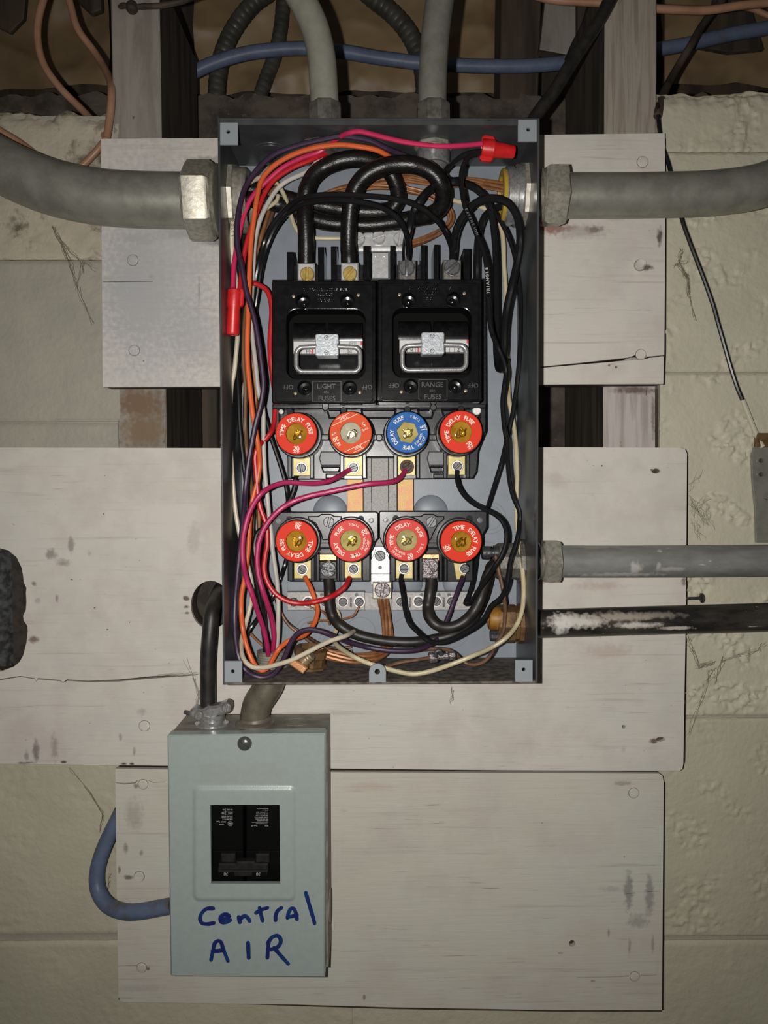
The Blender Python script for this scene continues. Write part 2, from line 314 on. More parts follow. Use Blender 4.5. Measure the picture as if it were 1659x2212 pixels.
mBronze = mat('bronze_cast', (.20,.115,.05), .4, .35, (.11,.062,.03), 120, bump=.2)
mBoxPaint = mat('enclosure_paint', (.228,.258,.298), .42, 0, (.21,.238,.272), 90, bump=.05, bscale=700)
mBoxSide = mat('enclosure_shaded_paint', (.062,.065,.068), .36, 0, (.045,.047,.05), 60, bump=.1, bscale=500, stretch=(1,1,.4))  # same enclosure paint, darkened for walls the flash only grazes
mBoxDust = mat('enclosure_dusty', (.15,.135,.12), .7, 0, (.06,.05,.042), 160, bump=.4, bscale=600)
mTab = mat('tab_paint', (.26,.285,.31), .4, 0)
mAC = mat('cover_paint', (.335,.39,.375), .35, 0, (.32,.375,.36), 200, bump=.12, bscale=900)
mACtop = mat('cover_dusty', (.23,.215,.185), .6, 0, (.15,.135,.11), 90, bump=.2)
mBlack = mat('black_bakelite', (.0055,.0055,.006), .16, 0, (.009,.009,.010), 200, bump=.03, bscale=500, spec=.5)
mBlack2 = mat('black_bakelite_moulded', (.013,.014,.017), .27, 0, (.024,.025,.030), 500, bump=.02, bscale=700, spec=.38)
mGreyB = mat('grey_bakelite', (.10,.105,.115), .4, 0, (.08,.084,.092), 500)
mBreak = mat('breaker_black', (.0025,.0025,.0025), .45, 0, spec=.15)
mBreakH = mat('breaker_handle', (.020,.0185,.017), .55, 0, (.012,.011,.010), 200, spec=.25)
mInk = mat('blue_marker', (.010,.018,.13), .4, 0, (.006,.04,.16), 120)
mWhite = mat('white_print', (.78,.74,.62), .5)
mWhiteG = mat('grey_print', (.42,.42,.42), .5)
mWhiteD = mat('faint_print', (.16,.16,.16), .5)
mLab = mat('paper_label', (.62,.61,.60), .5); mLabR = mat('red_print', (.6,.04,.04), .5); mInkB = mat('black_print', (.02,.02,.02), .5)
mRed = mat('fuse_red', (.72,.038,.014), .55, 0, spec=.15); mRed2 = mat('fuse_scarlet', (.66,.030,.020), .42, 0, spec=.16); mOrg = mat('fuse_orange', (.72,.085,.020), .55, 0, spec=.15); mBlue = mat('fuse_blue', (.010,.105,.38), .5, 0, (.02,.13,.42), 400, spec=.15)
mRim = mat('fuse_body_black', (.012,.011,.011), .3, 0, (.02,.019,.018), 300)
def wmat(n, c, c2=None, rough=.40, bump=.03): return mat('insulation_'+n, c, rough, 0, c2 or tuple(x*.85 for x in c), 60, bump=bump, bscale=500, spec=.42)
mPurp = wmat('purple', (.040,.020,.048)); mOr = wmat('orange', (.72,.13,.035)); mPink = wmat('pink', (.62,.028,.11)); mMag = wmat('magenta', (.45,.025,.115)); mRedW = wmat('red', (.52,.014,.018)); mCream = wmat('cream', (.60,.53,.40)); mGreyW = wmat('greywhite', (.55,.52,.48)); mYel = wmat('yellowed', (.56,.49,.31)); mBlkW = wmat('black', (.010,.010,.011), rough=.24); mBrnW = wmat('brown', (.16,.085,.04)); mNut = mat('wire_nut_red', (.62,.018,.020), .38, 0, (.55,.013,.016), 200, bump=.1)
mCloth = mat('tarred_cloth', (.006,.0058,.0055), .32, 0, (.011,.010,.009), 200, bump=.28, bscale=700, stretch=(1,1,2.2), spec=.45)
mRubber = mat('old_rubber', (.013,.0115,.0105), .45, 0, (.024,.021,.018), 120, bump=.1, bscale=400)
mBlueC = layered('blue_jacket', (.115,.15,.235), [((.085,.11,.17), 60, (1,1,1), .42, .62, .7, 0), ((.10,.085,.065), 45, (1,1,1), .56, .68, .8, 0)], .45, .15, 300)
mTan = mat('tan_jacket', (.40,.22,.135), .4, 0, (.33,.175,.105), 60)
mArm = mat('armour_steel', (.085,.085,.075), .45, .3, (.055,.055,.048), 80)
mWeb = mat('dusty_web', (.22,.185,.14), .9)
mWebP = mat('faint_web', (.33,.29,.225), .9)
mWebL = mat('pale_web', (.38,.35,.31), .9)
mNail = mBoardC
def glass(name, col, k=.06):
    m, nt, b = newmat(name); N = nt.nodes; L = nt.links; N.remove(b)
    t = N.new('ShaderNodeBsdfTransparent'); t.inputs[0].default_value = (*col, 1); g = N.new('ShaderNodeBsdfGlossy'); g.inputs['Roughness'].default_value = .06
    f = N.new('ShaderNodeFresnel'); f.inputs[0].default_value = 1.5; mx = N.new('ShaderNodeMixShader'); L.new(f.outputs[0], mx.inputs[0]); L.new(t.outputs[0], mx.inputs[1]); L.new(g.outputs[0], mx.inputs[2])
    L.new(mx.outputs[0], N['Material Output'].inputs[0]); return m
mGlA = glass('amber_glass', (.88,.74,.38)); mGlC = glass('clear_glass', (.93,.92,.84)); mGlY = glass('yellow_glass', (.88,.83,.58))
mFloorA = mat('fuse_cavity_amber', (.50,.34,.08), .5, 0, (.38,.24,.045), 250); mFloorC = mat('fuse_cavity_pale', (.52,.49,.43), .5, 0, (.42,.39,.33), 250); mFloorY = mat('fuse_cavity_yellow', (.58,.54,.36), .5, 0, (.46,.41,.24), 250)
mElem = mat('fuse_element', (.45,.30,.10), .3, .5, (.22,.13,.04), 700); mElemC = mat('fuse_element_grey', (.50,.45,.36), .3, .5, (.2,.16,.12), 700)

# ------------------------------------------------------------------ the setting
def ray(px, py): return M3 @ np.array([(px-CX)/F, -(py-CY)/F, -1.0])
def on_z(px, py, z): d = ray(px, py); t = z/d[1]; return np.array([t*d[0], z, D+t*d[2]])
def on_x(px, py, x): d = ray(px, py); t = x/d[0]; return np.array([x, t*d[1], D+t*d[2]])
wb = MB()
for x0, y0, x1, y1 in ((-220, 246, 250, 1110), (1424, 214, 2030, 1110), (-220, 1110, 2030, 2420)):
    a = P(x0, y1, 0); b = P(x1, y0, 0); wb.prism([(a[0], a[1]), (b[0], a[1]), (b[0], b[1]), (a[0], b[1])], -148, -4)
wall = tag(obj('wall_back', wb, mConL, smooth=0), 'painted concrete block basement wall behind the boards', kind='structure')
def block(x0, y0, x1, y1, m, amp, rough_top=0.0, sc=30.0, seed=0.0, flake=0.0, st_=2.2):
    a = P(x0, y1, 0); b = P(x1, y0, 0); nx = max(2, int((b[0]-a[0])/st_)); nz = max(2, int((b[1]-a[1])/st_)); V = []; wd, ht = b[0]-a[0], b[1]-a[1]
    for j in range(nz+1):
        for i in range(nx+1):
            x = a[0]+wd*i/nx; z = a[1]+ht*j/nz; f = j/nz
            if rough_top:
                z = a[1]+(ht + rough_top*(noise.fractal(Vector((x/35, 3.1+seed, 0)), 1.0, 2.0, 4)))*f
            h = amp*noise.fractal(Vector((x/sc, z/sc, seed)), .9, 2.1, 4)
            if flake:
                q = noise.noise(Vector((x/34, z/26, seed+5))); k = max(0, min(1, (q-.02)/.22))
                r_ = noise.fractal(Vector((x/7.5, z/6.5, seed+9)), 1, 2.1, 3); st = max(0, min(1, (r_-.05)/.10))
                h += flake*k*(1.15*st - .5 + .6*noise.noise(Vector((x/3.4, z/3.4, seed))))
            dz = min(z-a[1], (a[1]+ht)-z); e = max(0, 1-max(0, dz)/1.6); h -= 1.5*e*e
            if rough_top: d = (1-f)*ht; e = max(0, 1-d/14); h += -9*e*e*(.6+.5*noise.noise(Vector((x/6, z/6, 2))))
            V.append((x, z, h-.4))
    fs = [(j*(nx+1)+i, j*(nx+1)+i+1, (j+1)*(nx+1)+i+1, (j+1)*(nx+1)+i) for j in range(nz) for i in range(nx)]
    mb = MB(); mb.add(V, fs)
    k = len(V); edge = [i for i in range(nx+1)] + [j*(nx+1)+nx for j in range(1, nz+1)] + [nz*(nx+1)+i for i in range(nx-1, -1, -1)] + [j*(nx+1) for j in range(nz-1, 0, -1)]
    mb.add([V[e] for e in edge] + [(V[e][0], V[e][1], -4.5) for e in edge], [((q+1) % len(edge), q, len(edge)+q, len(edge)+(q+1) % len(edge)) for q in range(len(edge))])
    return obj('concrete_block', mb, m, wall, smooth=60)
block(-210, 240, 255, 560, mConTop, .9, 9, 22, 1.0, .8); block(-210, 562, 255, 911, mConL, .5, 0, 40, 2.0, .35); block(-210, 913, 255, 1480, mConL, .5, 0, 40, 3.0)
block(-210, 1482, 300, 2024, mConB, .45, 0, 40, 4.0, .5)
block(1420, 200, 2020, 326, mConR, .9, 5, 22, 5.0, 1.3, 1.3); block(1420, 329, 2020, 803, mConR, .55, 0, 30, 6.0, 1.2, 1.3); block(1420, 806, 2020, 1548, mConR, .6, 0, 30, 7.0, 1.6, 1.3)
block(1420, 1551, 2020, 2026, mConB, .45, 0, 34, 8.0, .9, 1.3); block(-210, 2030, 760, 2420, mConB, .45, 0, 34, 9.0, .4); block(762, 2030, 2020, 2420, mConB, .45, 0, 34, 10.0, .4)
def slab(name, x0, y0, x1, y1, w0, w1, m, label):
    mb = MB(); mb.boxpx(x0, y0, x1, y1, w0, w1); return tag(obj(name, mb, m, smooth=0), label, kind='structure')
# masonry at the back of the wall opening, rough on top
a = P(-300, 1130, -150); b = P(1960, 204, -150); n = 240; V = []; fs = []
for i in range(n+1):
    x = a[0]+(b[0]-a[0])*i/n
    for j in range(13):
        f = j/12; z = a[1]+(b[1]-a[1]+5*noise.fractal(Vector((x/22, 0, 4)), 1, 2, 3))*f
        z2 = z if f < .8 else z
        V.append((x, z, -150 + 2.5*noise.fractal(Vector((x/14, z/14, 8)), 1, 2, 3) - (0 if f < .99 else 4)))
    V.append((x, V[-1][1], -200))
for i in range(n):
    for j in range(13): q = i*14+j; fs.append((q, q+14, q+15, q+1))
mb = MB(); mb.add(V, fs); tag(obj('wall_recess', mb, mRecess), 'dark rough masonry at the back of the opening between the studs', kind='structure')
slab('wall_backing', -700, -500, 2400, 330, -275, -262, mDarkWood, 'dark backing added behind the insulation paper to block the world')  # dark plane added to block the world behind the insulation

# insulation paper, one batt per bay
def paper(x0, x1, ytop, ybot, w, label, seed, sag=6):
    a = P(x0, ybot, w); b = P(x1, ytop, w); nx = int((b[0]-a[0])/3); nz = int((b[1]-a[1])/3); V = []
    for j in range(nz+1):
        for i in range(nx+1):
            x = a[0]+(b[0]-a[0])*i/nx; z = a[1]+(b[1]-a[1])*j/nz
            h = 0
            for k, (s_, am) in enumerate(((110, 14), (48, 5), (20, .8))): h += am*(1-2*abs(noise.noise(Vector((x/s_, z/s_*1.3, seed+k)))))
            e = max(0, 1-j/6); V.append((x, z - sag*e*noise.noise(Vector((x/40, seed, 1))), w + h*.7 - 10*e*e*.4))
    mb = MB(); mb.add(V, [(j*(nx+1)+i, j*(nx+1)+i+1, (j+1)*(nx+1)+i+1, (j+1)*(nx+1)+i) for j in range(nz) for i in range(nx)])
    return tag(obj('insulation_paper', mb, mPaper, smooth=50), label, 'insulation', 'kraft faced insulation above the masonry')
paper(-260, 238, -120, 192, -205, 'crumpled brown kraft paper batt beside the tan cables', 1.0)
paper(424, 1078, -120, 206, -216, 'brown kraft paper batt behind the two upright conduits', 2.0)
paper(1424, 1900, -120, 190, -216, 'brown kraft paper batt at the top above the cream concrete', 3.0)

# ------------------------------------------------------------------ studs and timbers
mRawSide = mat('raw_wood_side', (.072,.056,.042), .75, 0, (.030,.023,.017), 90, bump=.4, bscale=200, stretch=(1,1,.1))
def timber(name, pts, w0, w1, m, label, cat, bev=1.0):
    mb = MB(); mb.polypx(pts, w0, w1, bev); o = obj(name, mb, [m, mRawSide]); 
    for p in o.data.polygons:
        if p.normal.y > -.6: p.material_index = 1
    return tag(o, label, cat)
timber('wall_stud', [(238, -60), (343, -60), (362, 1100), (257, 1100)], -128, -1, mStudL, 'grey weathered wooden stud rising beside the left conduit', 'stud')
timber('wall_stud', [(1307, -60), (1419, -60), (1418, 700), (1304, 700)], -128, -1, mStudR, 'grey brown stud with wavy grain rising above the upper plank', 'stud')
timber('stud_block', [(1304, 712), (1418, 712), (1417, 1100), (1303, 1100)], -128, -1, mStudW, 'whitewashed wood block between the two wide boards beside the cream concrete', 'stud')
timber('dark_stud', [(1084, -80), (1172, -80), (1162, 215), (1080, 215)], -196, -154, mDarkWood, 'dark rough stud standing behind the black service cable', 'stud')
timber('sill_scrap', [(1185, -60), (1300, -60), (1232, 118), (1166, 106)], -150, -138, mStudL, 'tilted grey board scrap behind the blue cable', 'board')
timber('dark_batten', [(1248, -60), (1306, -60), (1304, 1100), (1252, 1100)], -140, -129, mDarkWood, 'dark batten along the inner side of the right stud', 'batten')
timber('dark_batten', [(432, 700), (470, 700), (470, 1100), (434, 1100)], -146, -136, mDarkWood, 'dark batten in the gap behind the left edge of the fuse box', 'batten')
timber('black_strap', [(1560, -60), (1600, -60), (1650, 105), (1575, 112), (1510, 100)], -172, -166, mDarkWood, 'dark scrap of felt hanging over the paper at top right', 'scrap')
timber('black_strap', [(150, -60), (215, -60), (218, 20), (195, 28), (170, 5)], -150, -144, mDarkWood, 'dark scrap of felt hanging between the tan cables', 'scrap')
timber('plate_scrap', [(0, -60), (60, -60), (50, 40), (20, 70), (-20, 50)], -150, -146, mDarkWood, 'dark torn scrap of felt in the top corner over the paper', 'scrap')

# ------------------------------------------------------------------ boards
def slit(pts):                               # [(px, py, halfwidth px)] -> closed outline
    up = [(x, y-h) for x, y, h in pts]; dn = [(x, y+h) for x, y, h in pts][::-1]; return up+dn
def board(name, outline, w1, m, label, cat, holes=(), through=(), w0=0.3):
    r = thing(name, label, cat, P(outline[0][0], outline[0][1], 0))
    mb = MB(); mb.polypx(outline, w1-4, w1, 0, list(holes)+list(through)); mb2 = MB(); 
    pts = [P2(x, y, w1) for x, y in outline]
    core = inset(pts if area(pts) > 0 else pts[::-1], .5)
    mb2.prism(core, w0, w1-4, 0, [[P2(x, y, w1) for x, y in h] for h in through])
    sk = obj('face_ply', mb, m, r, smooth=0); obj('wood_core', mb2, mDarkWood, r, smooth=0)
    return r
mPaintW = mat('white_paint_run', (.66,.63,.56), .5)
mGrime = mat('nail_grime', (.17,.14,.12), .8, 0, (.06,.045,.035), 500)
def nail(r, px, py, w, m, rad=11.5, up=.9):
    mb = MB(); c = P(px, py, w); R = rad*S(w)*random.uniform(.94, 1.03)
    mb.lathe(c, [(R*1.055, -.3), (R*1.055, .06), (R*.97, .07)], seg=22, mi=1, capb=False, capt=False)
    mb.lathe(c, [(R*.97, -.5), (R*.97, up*.7), (R*.88, up), (R*.3, up*.85)], seg=22)
    return obj('nail_head', mb, [m, mGrime], r)
A = board('upper_plank', [(218, 300), (700, 297), (1436, 288), (1437, 500), (1435, 767), (1400, 770), (1398, 772), (1395, 765), (1376, 765), (1360, 772), (1260, 783), (1168, 792), (1168, 795), (1270, 786), (1360, 779), (1376, 777), (1392, 776), (1402, 773), (1434, 770), (1433, 829), (1100, 831), (640, 834), (222, 836)],
    19, mBoardA, 'white painted plank behind the fuse box top, split at its right end', 'plank', holes=[circ(1316, 789, 2.6, 8), circ(1331, 793, 2.8, 8), circ(310, 780, 1.6, 6), slit([(222, 609, .6), (262, 608.5, 1.0), (330, 608, .6)])])
for x, y, u in ((287, 562, .6), (290, 757, .4), (1382, 573, 3.5), (1384, 766, 1.0), (1388, 350, .6)): nail(A, x, y, 19, mBoardA, 12, u)
B = board('wide_board', [(-190, 966), (480, 968), (1160, 966), (1470, 967), (1480, 970), (1484, 980), (1482, 1300), (1476, 1650), (1474, 1661), (1468, 1665), (1100, 1664), (700, 1660), (360, 1654), (-190, 1648)],
    21, mBoardB, 'wide white painted board with a ragged hole at its left end', 'board',
    holes=[slit([(-40, 1466, 1), (0, 1468, 1.2), (45, 1461, 1.0), (75, 1466, 1.2), (78, 1472, 1), (82, 1466, 1.5), (130, 1470, 1.4), (136, 1475, .8), (145, 1469, 1.6), (190, 1472, 1.5), (255, 1470, 2.2), (330, 1463, 2.6), (400, 1459, 1.8), (428, 1457, 1)]),
           circ(1416, 1018, 8, 10, .62), circ(1408, 1015, 4, 8, .5), circ(1427, 1597, 10, 12, .5), circ(1347, 1570, 4, 10), circ(204, 1313, 2.6, 6, .5), circ(232, 1360, 2.6, 6, .6), circ(1300, 1006, 2, 6), circ(224, 1110, 2, 6), circ(280, 1344, 1.5, 6)],
    through=[[(0, 1184), (18, 1189), (36, 1204), (47, 1227), (50, 1245), (51, 1257), (57, 1270), (56, 1281), (57, 1300), (56, 1317), (50, 1330), (51, 1340), (59, 1352), (60, 1364), (57, 1389), (50, 1416), (42, 1430), (30, 1440), (0, 1451), (-40, 1440), (-85, 1380), (-90, 1280), (-60, 1200), (-30, 1186)],
             circ(455, 1307, 43, 28, 1.22)])
nail(B, 312, 1568, 21, mBoardB, 12, .3)
mb = MB(); c = P(1480, 1293, 12); mb.lathe(c, [(1.2, -3), (1.2, 10), (1.5, 12), (3.9, 12.6), (3.9, 13.4), (3.2, 14)], axis=(1, 0.03, 0), seg=14); obj('protruding_nail', mb, mScrewD, B)
Cb = board('lower_plywood', [(249, 1660), (700, 1668), (1424, 1671), (1431, 1676), (1434, 1690), (1432, 1900), (1430, 2182), (1200, 2182), (850, 2176), (640, 2170), (270, 2165), (260, 2162), (256, 2152), (252, 1900)],
    19, mBoardC, 'white painted plywood sheet behind the grey breaker box', 'board',
    holes=[slit([(250, 1690.5, 1), (270, 1693, 1.4), (292, 1691, 1.2), (297, 1686, .8)]), slit([(321, 1686, .8), (330, 1690, 1), (358, 1689, .5)]), slit([(1246, 2111.5, .6), (1290, 2111, .8), (1330, 2110, .9), (1358, 2108.5, 1.2)]), slit([(1384, 2107, 1.2), (1420, 2106, .6)]), slit([(1352, 1931, .5), (1373, 1929, 1.0)]), slit([(1398, 1926, 1.0), (1424, 1925, .5)]),
           circ(1236, 2038, 7, 12), circ(1211, 2059, 6, 8, .4), circ(1281, 2119, 5, 8, .5), circ(1349, 1851, 1.8, 6)])
for x, y, u in ((309, 1694, .7), (301, 1893, 1.6), (306, 2090, .7), (1369, 1713, .5), (1371, 2109, .5)): nail(Cb, x, y, 19, mBoardC, 11.5, u)
mb = MB(); mb.polypx([(714, 1668), (718, 1668), (719, 1960), (724, 2008), (720, 2013), (716, 2010), (713, 1960)], 18.8, 19.7, .4); mb.polypx([(734, 1668), (735.5, 1668), (734, 2070), (732.5, 2070)], 18.8, 19.3, .2); obj('paint_run', mb, mPaintW, Cb)
mb = MB(); mb.cylpx(1385, 1928, 12.5, 15.5, 18.2, .3); obj('sunken_nail', mb, mScrewD, Cb)
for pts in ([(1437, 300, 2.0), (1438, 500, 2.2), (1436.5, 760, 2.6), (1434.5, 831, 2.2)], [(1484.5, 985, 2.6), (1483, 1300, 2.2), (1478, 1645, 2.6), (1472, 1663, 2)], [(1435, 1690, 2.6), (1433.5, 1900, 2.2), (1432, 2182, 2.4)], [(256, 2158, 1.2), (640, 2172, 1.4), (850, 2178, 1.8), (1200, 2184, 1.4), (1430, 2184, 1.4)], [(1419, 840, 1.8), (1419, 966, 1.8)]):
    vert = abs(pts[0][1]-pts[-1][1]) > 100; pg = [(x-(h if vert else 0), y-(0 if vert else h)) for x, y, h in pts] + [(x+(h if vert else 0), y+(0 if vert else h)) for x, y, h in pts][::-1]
    mb = MB(); mb.polypx(pg, -1.5, .55); obj('edge_gap_shade', mb, mDarkWood, wall, smooth=0)  # dark strips in the paint gap, widening the shadow line at board edges
mMason = mat('hole_shade', (.045,.034,.026), .85, 0, (.02,.016,.013), 120, bump=.5)  # colour of flat sheets that stand for the shade inside both holes
# seen through the ragged hole, and around the cable hole
mb = MB(); mb.tube([P(-26, 1120, -9), P(-20, 1520, -9)], 25, 36); tag(obj('vent_pipe', mb, mat('sooty_iron', (.075,.078,.076), .7, 0, (.018,.018,.018), 170, lo=.4, hi=.6, bump=.3, bscale=300)), 'sooty black pipe seen through the ragged hole in the wide board', 'pipe')
mb = MB(); mb.boxpx(-120, 1150, 90, 1480, .05, .25); mb.boxpx(400, 1240, 520, 1380, .05, .25); tag(obj('wall_hole_backing', mb, mMason, smooth=0), 'dark sheet painting the shade of the wall holes behind the wide board', kind='structure')

# ------------------------------------------------------------------ screws, bolts
def halfdiscs(mb, c, R, w0, w1, ang, slot, bev, mi=0):
    a0 = math.asin(min(.9, slot/R)); n = 10
    for k in (0, 1):
        pts = []
        for i in range(n+1):
            t = a0 + (math.pi-2*a0)*i/n + k*math.pi + ang; pts.append((c[0]+R*math.cos(t), c[1]+R*math.sin(t)))
        mb.prism(pts, w0, w1, bev, mi=mi)
def screw(px, py, r, w0, h, m, parent, ang=40, washer=0.0, name='screw', wm=None, star=False, hexa=False):
    mb = MB(); c = P(px, py, w0+h); R = r*S(w0+h); mats = [m, wm or mWasher]
    wz = w0
    if washer:
        Rw = washer*S(w0+h)
        if star:
            pts = [(c[0]+Rw*(1 if i % 2 else .86)*math.cos(i*math.pi/16), c[1]+Rw*(1 if i % 2 else .86)*math.sin(i*math.pi/16)) for i in range(32)]
            mb.prism(pts, w0, w0+.8, mi=1)
        else: mb.lathe((c[0], c[1], w0), [(Rw, 0), (Rw, .7), (Rw-.3, 1.0), (R*1.02, 1.0), (R*1.02, .4)], seg=26, mi=1, capt=False)
        wz = w0+.9
    mid = w0+h*.55
    if hexa: mb.lathe((c[0], c[1], w0), [(R*1.12, 0), (R*1.12, h*.5), (R, h*.55)], seg=6, ph=.5)
    else: mb.lathe((c[0], c[1], w0), [(R, 0), (R, mid-w0)], seg=24)
    halfdiscs(mb, c, R*.99, mid-.01, w0+h, math.radians(ang), R*.14, min(.45, R*.14))
    return obj(name, mb, mats, parent)

# ------------------------------------------------------------------ the fuse box enclosure
XL, XR, ZB, ZT, WB, WF = -104.7, 108.7, -133.4, 244.5, 21.0, 96.0
box = thing('fuse_box', 'open grey steel fuse box enclosure without its cover', 'fuse box', (0, ZB, WB))
def rect(x0, z0, x1, z1): return [(x0, z0), (x1, z0), (x1, z1), (x0, z1)]
t = 1.5
mb = MB(); mb.prism(rect(XL, ZB, XR, ZT), WB, WB+t, .3); obj('back_panel', mb, mBoxPaint, box)
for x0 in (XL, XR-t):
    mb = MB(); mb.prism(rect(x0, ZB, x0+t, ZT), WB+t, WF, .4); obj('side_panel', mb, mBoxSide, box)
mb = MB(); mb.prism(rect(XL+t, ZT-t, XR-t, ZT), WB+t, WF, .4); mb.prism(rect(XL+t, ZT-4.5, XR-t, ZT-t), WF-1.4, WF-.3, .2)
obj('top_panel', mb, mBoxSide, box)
mb = MB(); mb.prism(rect(XL+t, ZB, XR-t, ZB+t), WB+t, WF, .4); obj('bottom_panel', mb, mBoxDust, box)
for (x0, y0, x1, y1, hx, hy) in ((475, 264, 514, 312, 493, 285), (1119, 258, 1160, 305, 1141, 280), (484, 1428, 523, 1475, 503, 1450), (1113, 1426, 1151, 1476, 1131, 1446)):
    mb = MB(); mb.polypx([(x0, y0), (x1, y0), (x1, y1), (x0, y1)], WF-1.8, WF-.1, .3, [circ(hx, hy, 4.2, 12)]); c = P(hx, hy, WF-.1)
    mb.lathe(c, [(5.6*.31, -.2), (5.6*.31, .35), (4.2*.31, .35), (4.2*.31, -1.5)], seg=16, capb=False, capt=False)
    obj('corner_tab', mb, mTab, box)
mb = MB(); mb.polypx([(797, 1478)]+[(815.5-18.5*math.cos(math.radians(k)), 1452-18.5*math.sin(math.radians(k))) for k in range(0, 181, 20)]+[(834, 1478)], WF-1.8, WF-.1, .3, [circ(815, 1451, 6, 14)]); obj('cover_tab', mb, mTab, box)
def ring(mb, c, R, axis, tube=.35, seg=30):
    c = np.array(c); ax = np.array(axis, float); u = np.cross(ax, [0,0,1.]) if abs(ax[2]) < .9 else np.array([1.,0,0]); u /= np.linalg.norm(u); v = np.cross(ax, u)
    for rr, h0 in ((R, 0),):
        pr = [(R-tube, -.1), (R-tube*.5, tube*.7), (R+tube*.5, tube*.7), (R+tube, -.1)]
        mb.lathe(c, pr, axis=axis, seg=seg, capb=False, capt=False)
for px, py, r in ((1059, 1119, 34), (1060, 1119, 25), (580, 1112, 28), (580, 1112, 20), (671, 1366, 33), (671, 1366, 24), (778, 1366, 33), (880, 1366, 33), (979, 1366, 33), (1048, 1220, 50), (1045, 1220, 38), (880, 1262, 40), (660, 1262, 40)):
    mb = MB(); ring(mb, P(px, py, WB+t), r*S(WB+t), (0, 0, 1)); obj('knockout', mb, mBoxPaint, box)
for px, py, r in ((714, 1107, 38), (930, 1107, 38), (706, 1256, 34), (880, 1258, 34), (990, 1258, 34)):
    mb = MB(); R = r*S(WB+t); c = P(px, py, WB+t); mb.lathe(c, [(R, -.1)]+[(R*math.cos(math.radians(k)), R*.28*math.sin(math.radians(k))) for k in range(8, 90, 12)]+[(.05, R*.28)], seg=30, capb=False); obj('mounting_dimple', mb, mBoxPaint, box)
for px, py in ((586, 325), (800, 318)):
    mb = MB(); c = on_z(px, py, ZT-t); ring(mb, c, 12.5, (0, -1, 0)); ring(mb, c, 9, (0, -1, 0)); obj('knockout', mb, mBoxSide, box)
for px, py in ((577, 268), (1056, 263)):
    mb = MB(); c = on_z(px, py, ZT-t); mb.lathe(c, [(2.6, -.05), (2.4, .12)], axis=(0, -1, 0), seg=14); obj('cover_hole', mb, mDarkWood, box)

# ------------------------------------------------------------------ conduits and fittings
def conduit(name, pts, rpx, m, label, w, n=28, step=6, cat='conduit'):
    r = thing(name, label, cat, P(*pts[-1]) if len(pts[-1]) > 2 else P(pts[-1][0], pts[-1][1], w))
    pp = path([(q[0], q[1], q[2] if len(q) > 2 else w) for q in pts], step)
    mb = MB(); mb.tube(pp, rpx*S(w), n); obj('tube', mb, m, r); return r, pp
def fitting(parent, c, axis, prof, m, seg=24, name='connector', ph=0.0):
    mb = MB(); mb.lathe(c, prof, axis=axis, seg=seg, ph=ph); return obj(name, mb, m, parent)
WC = 52
r, _ = conduit('large_conduit', [(-160, 270), (-60, 322), (0, 357), (100, 401), (200, 424), (300, 432), (412, 434)], 57.5, mGalv, 'large bent grey conduit entering the left side of the fuse box', WC)
c = P(404, 434, WC); h = S(WC)
fitting(r, c, (1, 0, 0), [(76*h, 0), (82*h, 2), (82*h, 17), (76*h, 20)], mZinc, 6, 'hex_nut', ph=.25)
fitting(r, c, (1, 0, 0), [(66*h, 18), (74*h, 19), (68*h, 20), (74*h, 21.3), (68*h, 22.4), (74*h, 23.5), (68*h, 24)], mZinc, 30, 'thread')
ci = np.array([XL+t, c[1], WC]); fitting(r, ci, (1, 0, 0), [(26, .1), (26, 3.2), (24, 3.6), (24, 3.6)], mZinc, 8, 'locknut'); fitting(r, ci, (1, 0, 0), [(21.5, 3), (22.5, 4.5), (22.5, 10), (20.5, 12), (17, 12), (17, 4)], mZinc, 30, 'bushing')
r, _ = conduit('large_conduit', [(2050, 140), (1900, 250), (1780, 330), (1700, 378), (1640, 402), (1540, 417), (1400, 422), (1218, 423)], 46.5, mGalv, 'large grey conduit entering the right side of the fuse box near the top', WC)
c = P(1221, 424, WC); fitting(r, (XR-.4, c[1], WC), (1, 0, 0), [(17, 0), (17, c[0]-XR-4)], mZincD, 30, 'sleeve')
fitting(r, c, (-1, 0, 0), [(58*h, 0), (67*h, 1.5), (67*h, 14), (62*h, 16.5)], mZinc, 6, 'hex_nut', ph=.3)
fitting(r, c, (-1, 0, 0), [(52*h, 15), (56*h, 16), (52*h, 17), (56*h, 18), (52*h, 19)], mZinc, 30, 'thread')
ci = np.array([XR-t, c[1], WC]); fitting(r, ci, (-1, 0, 0), [(24, .1), (24, 3), (22, 3.4)], mZinc, 8, 'locknut')
fitting(r, ci, (-1, 0, 0), [(20.5, 3), (21.5, 4), (21.5, 7), (19.5, 7.5), (19.5, 9), (20.5, 9.5), (20.5, 14), (18, 15.5)], mSteel, 30, 'bushing'); fitting(r, ci, (-1, 0, 0), [(18.6, 15), (19, 16), (18.2, 17.5), (14, 17.6), (14, 14)], mat('yellow_insulator', (.42, .28, .035), .55), 26, 'insulating_throat')
